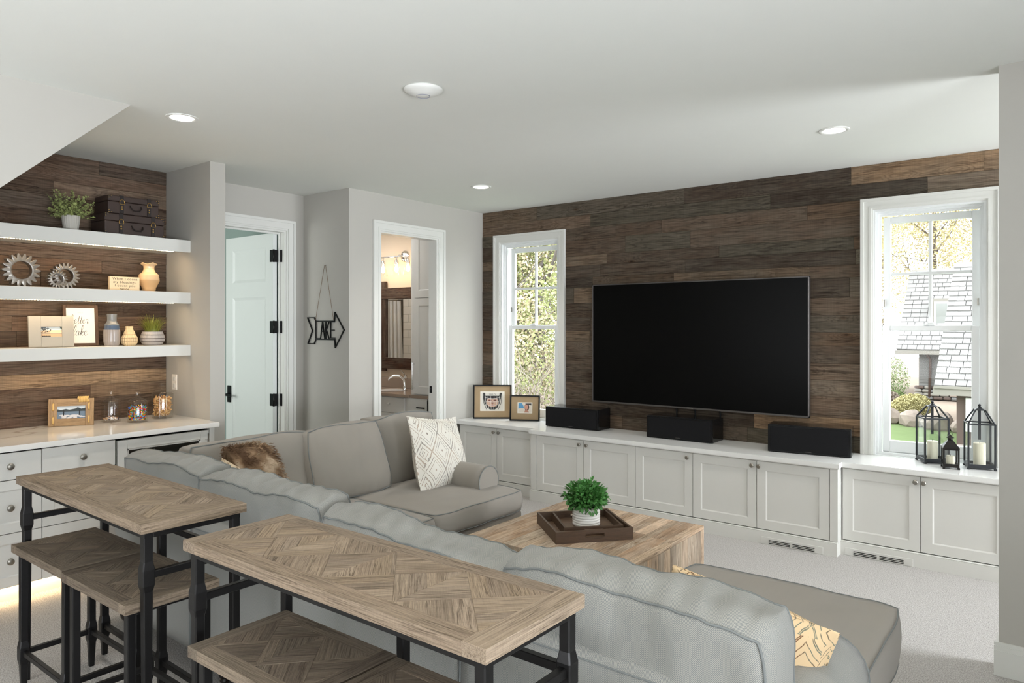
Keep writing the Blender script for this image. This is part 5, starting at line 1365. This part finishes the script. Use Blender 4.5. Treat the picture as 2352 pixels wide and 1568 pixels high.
# lanterns
def candle(label, x, y, z, r, h):
    t = thing('pillar_candle', label, 'candle', (x, y, z))
    bm = B(); lathe(bm, [(.001, 0), (r, 0), (r, h-.004), (r-.004, h), (.004, h-.004), (.001, h-.004)], 24, (x, y, z)); obj('wax', bm, M['candle'], t, smooth=True)
    bm = B(); tube(bm, [(x, y, z+h-.006), (x+.001, y, z+h+.01)], .0012, 5); obj('wick', bm, M['dark'], t)
def lantern(label, cx, cy, s, h, rz, roof, mat, small=False):
    t = thing('lantern', label, 'lantern', (cx, cy, zt), rz, group='metal lanterns on the window worktop')
    q = s/2; b = .008 if not small else .007
    L_ = lambda nm, bm, m, p=t, **k: obj(nm, bm, m, p, local=True, **k)
    bm = B(); f0 = .012
    for sx in (-1, 1):
        for sy in (-1, 1): box(bm, sx*q-b, sy*q-b, 0, sx*q+b, sy*q+b, f0, .001)
    box(bm, -q-.004, -q-.004, f0, q+.004, q+.004, f0+.006); 
    for s_ in (-1, 1): box(bm, -q-b*.6, s_*q-b*.6, f0, q+b*.6, s_*q+b*.6, f0+.022, .001); box(bm, s_*q-b*.6, -q, f0, s_*q+b*.6, q, f0+.022, .001)
    L_('base', bm, mat)
    for sx in (-1, 1):
        for sy in (-1, 1): bm = B(); box(bm, sx*q-b*.7, sy*q-b*.7, f0+.02, sx*q+b*.7, sy*q+b*.7, h, .001); L_('corner_post', bm, mat)
    bm = B()
    for s_ in (-1, 1): box(bm, -q-b*.5, s_*q-b*.5, h-.01, q+b*.5, s_*q+b*.5, h, .001); box(bm, s_*q-b*.5, -q, h-.01, s_*q+b*.5, q, h, .001)
    L_('top_ring', bm, mat)
    for (nx, ny) in ((0, -1), (0, 1), (-1, 0), (1, 0)):
        bm = B(); e = .001
        if nx == 0: box(bm, -q+b*.7, ny*q-e, f0+.02, q-b*.7, ny*q+e, h-.01)
        else: box(bm, nx*q-e, -q+b*.7, f0+.02, nx*q+e, q-b*.7, h-.01)
        L_('glass_pane', bm, M['glass'])
    if not small:
        tp = q*.36
        for sx in (-1, 1):
            for sy in (-1, 1): bm = B(); tube(bm, [(sx*q, sy*q, h-.004), (sx*tp, sy*tp, h+roof)], .006, 4); L_('roof_bar', bm, mat)
        bm = B(); z = h+roof; lathe(bm, [(tp*1.45, -.004), (tp*1.45, .0), (tp*.6, .012), (.012, .02), (.001, .021)], 4, (0, 0, z))
        bmesh.ops.rotate(bm, cent=(0, 0, z), matrix=Matrix.Rotation(PI/4, 3, 'Z'), verts=bm.verts); L_('cap', bm, mat)
        bm = B(); box(bm, -.008, .0, h*.62, .008, .004, h+roof) ; L_('hanging_strap', bm, mat)
        bm = B(); lathe(bm, [(.003, .018), (.009, .026), (.009, .034), (.001, .04)], 12, (0, 0, z)); L_('finial', bm, mat, smooth=True)
    else:
        bm = B(); z = h; pr_ = [(q*1.62, 0), (q*1.62, .004), (q*1.3, .02), (q*.75, .042), (q*.5, .052), (q*.5, .056)]
        lathe(bm, pr_, 4, (0, 0, z)); bmesh.ops.rotate(bm, cent=(0, 0, z), matrix=Matrix.Rotation(PI/4, 3, 'Z'), verts=bm.verts)
        for f in bm.faces: f.smooth = False
        L_('roof', bm, mat)
        bm = B(); lathe(bm, [(.014, .054), (.014, .066), (.024, .068), (.02, .074), (.008, .082), (.004, .09), (.001, .091)], 20, (0, 0, z)); L_('chimney_cap', bm, mat, smooth=True)
        bm = B(); tube(bm, [(.016*math.cos(a), 0, z+.082+.02*math.sin(a)) for a in [i*PI/10 for i in range(11)]], .0015, 6); L_('carry_ring', bm, mat)
        bm = B()
        for (nx, ny) in ((0, -1), (1, 0), (-1, 0)):
            for u in (-.5, .5):
                if nx == 0: box(bm, u*q-.0+(-.003 if u < 0 else 0), ny*q-.002, f0+.02, u*q+.003, ny*q+.002, h-.01)
        bm.free()
lantern('tall dark metal lantern with glass sides, left of the three lanterns', -.725, 5.735, .150, .315, R(28), .075, M['lant'])
lantern('tall dark metal lantern with glass sides, right of the three lanterns', -.445, 5.690, .150, .305, R(14), .085, M['lant'])
lantern('small dark pagoda-roof lantern standing between the two tall lanterns', -.600, 5.567, .085, .135, R(14), .05, M['lantdark'], True)
candle('cream pillar candle inside the left tall lantern', -.725, 5.735, zt+.0195, .034, .13)
candle('cream pillar candle inside the right tall lantern', -.445, 5.690, zt+.0195, .036, .15)
candle('short cream pillar candle inside the small lantern', -.600, 5.567, zt+.0195, .026, .065)
# ================================================================== WALL SIGN: arrow reading LAKE
t = thing('arrow_sign', 'dark metal arrow wall sign reading LAKE hung on twine', 'wall sign', (-5.194, 4.0, 1.56))
bm = B(); Y = 3.994
def P2(u, v): return (-5.194+(u-640)*.000595, Y, 1.56-(v-1105)*.00061)      # drawn on a 1254x1568 grid, real size here
def bar(bm, pts, r=.0045, closed=False):
    for a, b in (list(zip(pts, pts[1:]))+([(pts[-1], pts[0])] if closed else [])):
        A, Bq = Vector(P2(*a)), Vector(P2(*b)); d = (Bq-A).normalized(); n = Vector((-d.z, 0, d.x))*r
        prism(bm, [A-n-d*r*.6, Bq-n+d*r*.6, Bq+n+d*r*.6, A+n-d*r*.6], (0, .010, 0))
bar(bm, [(205, 925), (370, 925), (408, 978), (850, 978), (862, 855), (1070, 1105), (868, 1360), (858, 1245), (408, 1245), (370, 1310), (215, 1310), (325, 1118)], closed=True)
fixn(bm); obj('arrow_outline', bm, M['black'], t)
for nm, strokes in (('L', [[(408, 985), (408, 1232), (500, 1232)]]), ('A', [[(520, 1240), (568, 985), (622, 1240)], [(540, 1130), (602, 1130)]]), ('K', [[(645, 985), (645, 1240)], [(720, 990), (660, 1105), (728, 1240)]]), ('E', [[(850, 990), (762, 990), (762, 1222), (860, 1222)], [(762, 1108), (845, 1108)]])):
    bm = B()
    for s_ in strokes: bar(bm, s_, .0038)
    fixn(bm); obj('letter', bm, M['black'], t)
bm = B(); tube(bm, [P2(410, 965), P2(625, 165), P2(650, 165), P2(838, 965)], .0022, 6); obj('hanging_twine', bm, M['twine'], t)
bm = B(); tube(bm, [(P2(638, 160)[0], 4.009, P2(638, 160)[2]), (P2(638, 160)[0], 3.99, P2(638, 160)[2])], .002, 6); obj('nail', bm, M['nickel'], t)

# ================================================================== BATHROOM
t = thing('bath_vanity', 'white bathroom vanity with a taupe stone top and drawers', 'vanity', (-5.75, 5.3, 0))
bm = B(); box(bm, -6.6, 5.30, .1, -5.36, 5.798, .835); obj('carcass', bm, M['cab'], t)
for (x0, x1, z0, z1, k_) in ((-5.98, -5.535, .66, .825, True), (-5.98, -5.535, .3, .655, False), (-5.475, -5.2, .66, .825, False), (-5.475, -5.2, .3, .655, False), (-6.45, -5.99, .66, .825, True)):
    bm = B(); box(bm, x0, 5.28, z0, x1, 5.30, z1, .002); dr = obj('drawer', bm, M['cab'], t)
    if k_: bm = B(); knob(bm, (x0+x1)/2, 5.28, (z0+z1)/2+.01, .015); obj('knob', bm, M['chrome'], dr, smooth=True)
bm = B(); box(bm, -5.50, 5.284, .3, -5.2, 5.798, .835); obj('side_base', bm, M['cab'], t)
bm = B(); box(bm, -5.34, 5.262, .735, -5.22, 5.272, .748, .002); obj('pull', bm, M['black'], t)
bm = B(); box(bm, -6.7, 5.255, .836, -5.45, 5.798, .87, .004); box(bm, -5.45, 5.275, .836, -5.0, 5.798, .87, .002); box(bm, -6.7, 5.775, .87, -5.45, 5.798, .985, .002); obj('stone_top', bm, M['bathtop'], t)
bm = B(); lathe(bm, [(.001, .8705), (.15, .8705), (.17, .8715), (.172, .8725), (.168, .8728), (.14, .871), (.001, .8708)], 32, (-5.98, 5.52, 0)); obj('sink', bm, M['tilew'], t, smooth=True)
t = thing('faucet', 'curved chrome bathroom faucet on the taupe stone top', 'faucet', (-5.83, 5.66, .8705))
bm = B(); fx, fy = -5.86, 5.60
lathe(bm, [(.03, 0), (.03, .006), (.02, .012), (.018, .05), (.016, .06)], 20, (fx, fy, .8705)); tube(bm, [(fx, fy, .92), (fx-.005, fy-.005, .99), (fx-.03, fy-.05, 1.035), (fx-.07, fy-.10, 1.04), (fx-.1, fy-.14, 1.01), (fx-.105, fy-.145, .985)], [.018, .015, .013, .012, .012, .013], 12); obj('spout', bm, M['chrome'], t, smooth=True)
bm = B(); lathe(bm, [(.018, 1.0), (.02, 1.01), (.016, 1.03), (.008, 1.045)], 16, (fx+.004, fy+.01, 0)); tube(bm, [(fx, fy, 1.035), (fx-.03, fy-.01, 1.08), (fx-.045, fy-.015, 1.095)], [.008, .006, .008], 8); obj('lever', bm, M['chrome'], t, smooth=True)
t = thing('linen_cabinet', 'tall white bathroom cabinet with a long bar pull, standing on the stone top', 'cabinet', (-5.2, 5.5, .871))
bm = B(); box(bm, -5.452, 5.305, .871, -5.006, 5.798, 2.75); obj('carcass', bm, M['cab'], t)
for (z0, z1) in ((.885, 1.88), (1.89, 2.72)):
    bm = B(); shaker(bm, -5.40, -5.0, z0, z1, 5.285, fr=.075); dr = obj('door', bm, M['cab'], t)
bm = B(); tube(bm, [(-5.385, 5.25, .93), (-5.385, 5.25, 1.21)], .006, 10)
for z in (.945, 1.195): tube(bm, [(-5.385, 5.285, z), (-5.385, 5.25, z)], .005, 8)
obj('pull', bm, M['chrome'], t, smooth=True)
# mirror with heavy timber frame
t = thing('framed_mirror', 'bathroom mirror in a thick dark rustic timber frame', 'mirror', (-6.1, 5.79, 1.12))
cw = lin((74, 50, 36))
for (x0, x1, z0, z1, d_) in ((-6.485, -6.355, 1.06, 2.12, .035), (-5.83, -5.70, 1.06, 2.12, .035)):
    L = z1-z0; bm = B(); box(bm, -L/2, -d_/2, -(x1-x0)/2, L/2, d_/2, (x1-x0)/2, .004); obj('frame_board', bm, M['barn'], t, loc=((x0+x1)/2, 5.798-d_/2-.008, (z0+z1)/2), rot=E3(0, PI/2, 0), color=cw)
for (z0, z1) in ((1.91, 2.04), (1.09, 1.22)):
    L = .85; bm = B(); box(bm, -L/2, -.02, -(z1-z0)/2, L/2, .02, (z1-z0)/2, .004); obj('frame_board', bm, M['barn'], t, loc=(-6.095, 5.768, (z0+z1)/2), color=cw)
bm = B(); box(bm, -6.37, 5.78, 1.2, -5.82, 5.788, 1.93); obj('mirror_glass', bm, M['mirror'], t)
# vanity light
t = thing('vanity_light', 'three-bulb chrome vanity light with clear glass shades, lit', 'wall light', (-6.125, 5.79, 2.4))
bm = B(); lathe(bm, [(.001, -.03), (.03, -.028), (.06, -.018), (.068, -.006), (.068, 0)], 28, (-6.06, 5.798, 2.405), axis='y'); tube(bm, [(-6.06, 5.78, 2.405), (-6.06, 5.70, 2.405)], .012, 10); obj('wall_plate', bm, M['chrome'], t, smooth=True)
bm = B(); tube(bm, [(-6.34, 5.69, 2.395), (-6.0, 5.69, 2.395), (-5.88, 5.69, 2.395)], .009, 10); obj('crossbar', bm, M['chrome'], t, smooth=True)
for x in (-6.318, -6.09, -5.902):
    bm = B(); lathe(bm, [(.008, 0), (.008, -.03), (.022, -.04), (.026, -.075), (.02, -.09)], 16, (x, 5.69, 2.39)); sk = obj('lamp_socket', bm, M['chrome'], t, smooth=True)
    bm = B(); lathe(bm, [(.028, -.06), (.035, -.075), (.038, -.13), (.052, -.18), (.058, -.215), (.056, -.215), (.05, -.18), (.036, -.13)], 24, (x, 5.69, 2.39)); obj('glass_shade', bm, M['jar'], sk, smooth=True)
    bm = B(); lathe(bm, [(.001, -.178), (.012, -.172), (.021, -.15), (.019, -.125), (.01, -.1), (.008, -.088)], 16, (x, 5.69, 2.39)); obj('bulb', bm, M['bulb'], sk, smooth=True)
    point('vanity_bulb', (x, 5.67, 2.24), 1.1, (1, .62, .34), .02)
area('bath_fill', (-6.3, 4.9, 2.75), (0, 0, 0), 1.2, .8, 20, (.97, .98, 1))  # added overhead fill to brighten the bathroom
# shower: tiled wall, end return, curtain and rod (seen in the mirror)
t = thing('tiled_shower_wall', 'white tiled shower surround reflected in the bathroom mirror', 'tiled wall', (-6.9, 4.13, 0), kind='structure')
bm = B(); box(bm, -7.12, 4.121, 0, -5.4, 4.78, 2.78); obj('grout_bed', bm, M['grout'], t)
for r_ in range(18):
    for k in range(5):
        z = .70+r_*.105; x = -7.12+k*.205-(.1 if r_ % 2 else 0); xa = max(x, -7.12)
        bm = B(); box(bm, xa, 4.779, z, x+.2, 4.786, z+.1, .001); obj('tile', bm, M['tilew'], t)
t = thing('curtain_rod', 'chrome shower curtain rod reflected in the bathroom mirror', 'curtain rod', (-7.1, 4.78, 1.96))
bm = B(); tube(bm, [(-7.69, 4.74, 1.965), (-7.12, 4.74, 1.965)], .012, 12); lathe(bm, [(.012, 0), (.032, .004), (.032, .014), (.012, .016)], 16, (-7.137, 4.74, 1.965), axis='x'); obj('rod', bm, M['chrome'], t, smooth=True)
t = thing('shower_curtain', 'white shower curtain reflected in the bathroom mirror', 'curtain', (-7.2, 4.78, 1.0))
bm = B(); nx_ = 60; rows = []
for j in range(13):
    z = 1.94-j*.13; row = []
    for i in range(nx_+1):
        u = i/nx_; x = -7.65+u*(.44+.10*(j/12)*u); row.append(bm.verts.new((x, 4.74+.03*math.sin(u*38+.4*math.sin(j*.5))*(.6+.4*j/12), z)))
    rows.append(row)
for A, C_ in zip(rows, rows[1:]):
    for i in range(nx_): f = bm.faces.new((A[i], A[i+1], C_[i+1], C_[i])); f.smooth = True
obj('curtain_cloth', bm, M['curt'], t)

# ================================================================== OUTSIDE
GZ = -1.33
M['grass'] = plain('lawn_green', (96, 110, 74), .95, var=.12, spec=.05)
M['mulch'] = plain('tan_mulch', (134, 121, 109), .95, var=.15, spec=.05)
M['shake'] = plain('weathered_shake', (186, 182, 178), .9, var=.08, spec=.1)
M['siding'] = plain('grey_siding', (96, 95, 92), .8, var=.04)
M['fasc'] = plain('light_fascia', (118, 114, 106), .7)
M['brown'] = plain('brown_garage_trim', (72, 58, 51), .7)
M['rock'] = plain('boulder_stone', (132, 120, 110), .9, var=.2)
M['bark'] = plain('grey_branch', (98, 90, 86), .9, var=.2)
M['yleaf'] = plain('spring_leaf', (168, 160, 116), .8, var=.3, spec=.1)
M['gleaf'] = plain('evergreen_leaf', (140, 144, 98), .8, var=.35, spec=.1)
M['dleaf'] = plain('shrub_leaf', (96, 110, 70), .8, var=.35, spec=.1)
M['bud'] = plain('pale_bud', (176, 162, 132), .8, var=.3, spec=.1)
M['pinkleaf'] = plain('dry_shrub_twigs', (128, 116, 106), .9, var=.25, spec=.05)
bm = B(); box(bm, -45, 6.05, GZ-.3, 30, 75, GZ-.02); obj('terrain', bm, M['mulch'], kind='structure')
bm = B(); nx_, ny_ = 30, 16
box(bm, -12, 6.3, GZ-.019, 3, 24.3, GZ+.0); obj('lawn', bm, M['grass'], kind='structure')
def cloud(bm, c, rx, ry, rz, n, s, rr, mi=0, shell=.35, mi2=0):
    for i in range(n):
        while True:
            v = Vector((rr.uniform(-1, 1), rr.uniform(-1, 1), rr.uniform(-1, 1)))
            if shell < v.length < 1: break
        v = Vector((v.x*rx, v.y*ry, v.z*rz))*(1+.2*ns(v, .8, 3))
        p = Vector(c)+v; a = Vector((rr.uniform(-1, 1), rr.uniform(-1, 1), rr.uniform(-1, 1))).normalized()*s*rr.uniform(.5, 1.2); b = a.orthogonal().normalized()*a.length*.7
        f = bm.faces.new([bm.verts.new(p-a), bm.verts.new(p-b), bm.verts.new(p+a), bm.verts.new(p+b)]); f.material_index = mi if ns(v, 1.1, 9) < .12 else mi2
def limb(bm, p, d, L, r, depth, rr, up=.15):
    pts = [p]; q = p.copy(); dd = d.copy()
    for k in range(4):
        dd = (dd+Vector((rr.uniform(-.25, .25), rr.uniform(-.25, .25), rr.uniform(-.1, .25)*up*4))).normalized(); q = q+dd*L/4; pts.append(q.copy())
    tube(bm, pts, [r*(1-.18*k) for k in range(5)], 5)
    if depth:
        for k in range(3 if depth > 1 else 3):
            s = pts[rr.randint(1, 4)]; nd = (dd+Vector((rr.uniform(-1, 1), rr.uniform(-1, 1), rr.uniform(-.3, .8)))).normalized(); limb(bm, s.copy(), nd, L*.62, r*.5, depth-1, rr, up)
def tree(nm, label, x, y, h, rad, leafm, n, seed, s=.12, crown=(.3, 1.0), bare=True, group='trees outside'):
    rr = random.Random(seed); t = thing(nm, label, 'tree', (x, y, GZ), group=group)
    bm = B(); tube(bm, [(x, y, GZ-.05), (x+.05, y, GZ+h*.3), (x, y+.05, GZ+h*.6)], [.16, .13, .09], 8)
    for k in range(7): limb(bm, Vector((x, y, GZ+h*(.25+.06*k))), Vector((math.cos(k*2.4), math.sin(k*2.4), .7)).normalized(), rad*1.0, .06, 2, rr)
    obj('trunk', bm, M['bark'], t)
    bm = B(); c0, c1 = crown; zc_ = GZ+h*(c0+c1)/2
    for k in range(9): 
        a = rr.random()*6.28; q = rr.uniform(.2, .75)*rad; cloud(bm, (x+math.cos(a)*q, y+math.sin(a)*q, zc_+rr.uniform(-.4, .4)*h*(c1-c0)), rad*.6, rad*.6, h*(c1-c0)*.28, n//9, s, rr, mi2=1)
    obj('crown', bm, [leafm, M['bud']], t, kind='stuff')
# thicket outside the left window
for i, (x, y, h, rad, m_, n_, lab) in enumerate([(-10.9, 11.8, 6.5, 1.9, 'gleaf', 62000, 'yellow-green evergreen outside the left window, nearest the frame edge'), (-8.9, 12.4, 6.8, 1.9, 'gleaf', 62000, 'yellow-green evergreen outside the left window behind the glazing bars'), (-12.6, 14.6, 9, 2.6, 'yleaf', 42000, 'taller pale yellow tree rising behind the evergreens outside the left window'), (-9.6, 15.5, 9, 2.6, 'yleaf', 42000, 'second pale yellow tree behind the evergreens outside the left window')]):
    tree('evergreen_tree' if i < 2 else 'leafy_tree', lab, x, y, h, rad, M[m_], n_, 60+i, .034, (.0, 1.0))
rr = random.Random(77)
for i, (x, y, lab) in enumerate([(-8.2, 10.2, 'bare tangled pinkish shrub low outside the left window'), (-7.0, 9.7, 'bare twiggy shrub beside the tangled one, outside the left window')]):
    t = thing('bare_shrub', lab, 'shrub', (x, y, GZ)); bm = B()
    for k in range(30): limb(bm, Vector((x+rr.uniform(-.9, .9), y+rr.uniform(-.6, .6), GZ)), Vector((rr.uniform(-.6, .6), rr.uniform(-.5, .5), 1)).normalized(), rr.uniform(1.0, 2.4), .014, 2, rr, .1)
    obj('branches', bm, plain('pale_twig', (138, 126, 118), .9), t, kind='stuff')
    bm = B(); cloud(bm, (x, y, GZ+.8), 1.2, .8, 1.1, 2600, .035, rr, shell=.1); obj('foliage', bm, M['pinkleaf'], t, kind='stuff')
# trees behind the houses
for i, (x, y, h, rad, n_, lab) in enumerate([(-9.5, 38, 13.5, 3.6, 5200, 'pale yellow budding tree left of the shingled roofs'), (-5.5, 44, 15.5, 4.0, 5200, 'pale yellow budding tree rising behind the farther shingled roof'), (-1.2, 46, 17, 4.8, 4200, 'pale budding tree behind the nearer shingled roof'), (-7.3, 35, 8.2, 1.7, 4200, 'dense yellow-leaved tree beside the farther house')]):
    tree('budding_tree', lab, x, y, h, rad, M['yleaf'], n_*4, 80+i, .07, (.25, 1.0), group='budding trees behind the houses')
t = thing('overhanging_branch', 'bare branches reaching across the upper right window', 'branches', (3.5, 26, GZ), group=None)
bm = B(); rr = random.Random(4); tube(bm, [(3.5, 26, GZ), (3.2, 26, 2), (2.6, 26, 4.5)], [.3, .26, .2], 8)
for k in range(9): limb(bm, Vector((2.6-.2*k, 26, 3.8+.25*k)), Vector((-1, rr.uniform(-.2, .2), .15+.13*k)).normalized(), 4.2, .055, 3, rr, .12)
obj('branches', bm, M['bark'], t)
# house with the near roof (right) : shakes one by one
hA = thing('garage_house', 'near neighbouring house with a pale shake roof and white garage door', 'house', (0, 22, GZ))
ex0, ex1, ye, ze, rise, run = -2.46, 2.0, 20.0, .12, 3.30, 4.25
bm = B(); prism(bm, [(ex0, ye, ze-.03), (ex0, ye+run, ze+rise-.03), (ex0, ye+2*run, ze-.03)], (ex1-ex0, 0, 0)); fixn(bm); obj('roof', bm, M['fasc'], hA)
roofp = None
sl = math.hypot(run, rise); ang_ = math.atan2(rise, run); rr = random.Random(2); cnt = 0
rowh = .23; mats_s = [plain('weathered_shake', c, .9, var=.06, spec=.1) for c in ((124, 122, 120), (132, 130, 128), (116, 114, 112))]
extra = B()
for r_ in range(int(sl/rowh)):
    s0 = r_*rowh; x = ex0-.02+rr.uniform(-.1, 0)
    while x < ex1:
        wd = rr.choice((.17, .22, .28, .34)); L = rowh*1.15; dz = rr.uniform(0, .018); m_ = rr.choice(mats_s)
        def addbox(bm_, local):
            bb = B(); box(bb, 0, 0, 0, wd-.016, L, .038)
            for v in bb.verts:
                if v.co.y > .01: v.co.z -= .034
            T = Matrix.Translation((max(x, ex0-.03), ye+s0*math.cos(ang_)-rr.uniform(.0, .02), ze+s0*math.sin(ang_)+.012+dz*.5)) @ Matrix.Rotation(ang_, 4, 'X')
            bmesh.ops.transform(bb, matrix=T, verts=bb.verts); return bb
        bb = addbox(None, False)
        if x < -.9 and cnt < 290: cnt += 1; obj('shingle', bb, m_, hA)
        else:
            me_ = bpy.data.meshes.new('tmp'); bb.to_mesh(me_); bb.free(); extra.from_mesh(me_); bpy.data.meshes.remove(me_)
        x += wd
obj('far_shingles', extra, mats_s[0], hA, kind='stuff')
bm = B(); box(bm, ex0-.05, ye-.06, ze-.20, ex1, ye+.02, ze-.02); box(bm, ex0-.03, ye-.1, ze-.04, ex1, ye-.03, ze+.02); obj('gutter', bm, M['fasc'], hA)
bm = B(); box(bm, -2.05, ye+.25, GZ-.2, ex1, ye+2*run-.3, ze-.05); obj('wall', bm, M['brown'], hA)
bm = B(); box(bm, -1.86, ye+.2, -.95, ex1-.3, ye+.26, -.14)
gd = obj('garage_door', bm, M['trim'], hA)
for k in range(5): bm = B(); box(bm, -1.86, ye+.185, -.95+k*.162, ex1-.3, ye+.201, -.95+k*.162+.15, .004); obj('door_slat', bm, M['trim'], gd)
bm = B(); box(bm, -2.05, 18.2, GZ-.1, ex1, ye+.24, GZ+.06); obj('paving', bm, plain('paving_stone', (120, 110, 102), .9, var=.1), hA)
for r_ in range(6):
    for k in range(7):
        bm = B(); xx = -2.05+k*.32+(.16 if r_ % 2 else 0); box(bm, xx, 18.2+r_*.3, GZ+.06, xx+.30, 18.2+r_*.3+.28, GZ+.09, .01); obj('paver', bm, rr.choice([M['rock'], M['fasc']]), hA)
# farther house
hB = thing('stone_base_house', 'farther neighbouring house with grey siding, stone base and steep shake roof', 'house', (-3, 34, GZ))
ex0, ex1, ye, ze, rise, run = -5.29, 1.0, 32.0, .62, 3.46, 3.5
bm = B(); prism(bm, [(ex0, ye, ze-.03), (ex0, ye+run, ze+rise-.03), (ex0, ye+2*run, ze-.03)], (ex1-ex0, 0, 0)); fixn(bm); obj('roof', bm, M['fasc'], hB)
extra = B(); sl = math.hypot(run, rise); ang_ = math.atan2(rise, run); rowh = .26
for r_ in range(int(sl/rowh)):
    s0 = r_*rowh; x = ex0-.02
    while x < ex1:
        wd = rr.choice((.2, .26, .33)); bb = B(); box(bb, 0, 0, 0, wd-.016, rowh*1.15, .038)
        for v in bb.verts:
            if v.co.y > .01: v.co.z -= .034
        T = Matrix.Translation((x, ye+s0*math.cos(ang_), ze+s0*math.sin(ang_)+.015+rr.uniform(0, .01))) @ Matrix.Rotation(ang_, 4, 'X'); bmesh.ops.transform(bb, matrix=T, verts=bb.verts)
        me_ = bpy.data.meshes.new('tmp'); bb.to_mesh(me_); bb.free(); extra.from_mesh(me_); bpy.data.meshes.remove(me_); x += wd
obj('shingles', extra, mats_s[0], hB, kind='stuff')
bm = B(); box(bm, ex0-.05, ye-.08, ze-.16, ex1, ye+.02, ze-.02); obj('fascia', bm, M['fasc'], hB)
bm = B(); box(bm, ex0+.75, ye+.3, GZ, ex1, ye+6.5, ze); obj('wall', bm, M['siding'], hB)
bm = B()
for k in range(13): box(bm, ex0+.74, ye+.285, GZ+.55+k*.115, ex1, ye+.305, GZ+.55+k*.115+.105)
obj('siding_boards', bm, M['siding'], hB, kind='stuff')
for r_ in range(4):
    x = ex0+.6
    while x < -1.8:
        wd = rr.uniform(.16, .36); bm = B(); box(bm, x, ye+.16+rr.uniform(0, .03), GZ+.02+r_*.135, x+wd-.02, ye+.32, GZ+.02+r_*.135+.12, .03); obj('stone', bm, plain('field_stone', rr.choice([(196, 180, 164), (168, 148, 136), (210, 200, 188), (150, 132, 120)]), .9) if (x, r_) == (0, 0) else rr.choice([M['rock'], M['fasc'], M['siding'], M['brown']]), hB); x += wd
bm = B(); tube(bm, [(ex0+1.02, ye+.02, ze-.1), (ex0+1.15, ye+.2, ze-.35), (ex0+1.12, ye+.2, GZ+.1)], .05, 8); obj('downspout', bm, M['brown'], hB)
# dormer window on the farther roof
bm = B(); box(bm, -4.2, 33.1, 1.5, -3.45, 34.5, 2.68); obj('dormer_wall', bm, M['fasc'], hB)
bm = B(); box(bm, -4.12, 33.06, 1.6, -3.55, 33.1, 2.55); wd_ = obj('window', bm, M['trim'], hB)
bm = B(); box(bm, -4.05, 33.04, 1.68, -3.66, 33.07, 2.48); obj('pane', bm, plain('reflecting_pane', (120, 122, 118), .1), wd_)
# shrubs, boulders
for i, (x, y, r_, m_, lab) in enumerate([(-5.75, 28.5, 1.2, 'dleaf', 'rounded green shrub left of the farther house'), (-4.75, 27.6, .42, 'dleaf', 'small bright shrub at the corner of the farther house'), (-4.6, 25.5, .5, 'pinkleaf', 'low brownish shrub on the mulch bank'), (-3.75, 25.0, .5, 'yleaf', 'low yellow-green shrub on the mulch bank'), (-5.3, 25.4, .4, 'yleaf', 'low yellowish shrub at the left edge of the mulch bank')]):
    t = thing('garden_shrub', lab, 'shrub', (x, y, GZ), group='garden shrubs'); bm = B(); rr = random.Random(i); cloud(bm, (x, y, GZ+r_*.8), r_*1.2, r_, r_*.85, 9000, .03, rr, shell=.2); obj('foliage', bm, M[m_], t, kind='stuff')
    bm = B(); tube(bm, [(x, y, GZ-.05), (x, y, GZ+r_)], .03, 6); obj('stem', bm, M['bark'], t)
for i, (x, y, r_) in enumerate([(-4.9, 24.2, .34), (-4.2, 23.9, .38), (-3.5, 23.6, .36), (-2.8, 23.2, .4), (-2.2, 22.9, .3), (-5.6, 24.6, .36)]):
    bm = B(); bmesh.ops.create_icosphere(bm, subdivisions=2, radius=r_)
    for v in bm.verts: v.co *= 1+.25*ns(v.co*3, 1, i); v.co.z *= .8; v.co += Vector((x, y, GZ+r_*.5))
    obj('boulder', bm, M['rock'], cat='boulder', label=['boulder at the lawn edge beside the mulch bank']*1 and 'tan garden boulder in the row along the lawn edge', group='boulders along the lawn', smooth=False)
# lettering: turn the text curves into real meshes
bpy.context.view_layer.update(); dg_ = bpy.context.evaluated_depsgraph_get()
for o in [o for o in SC.objects if o.type == 'FONT']:
    me = bpy.data.meshes.new_from_object(o.evaluated_get(dg_)); n_ = bpy.data.objects.new('lettering', me); COL.objects.link(n_); n_.parent = o.parent; n_.matrix_local = o.matrix_local.copy()
    bpy.data.objects.remove(o)
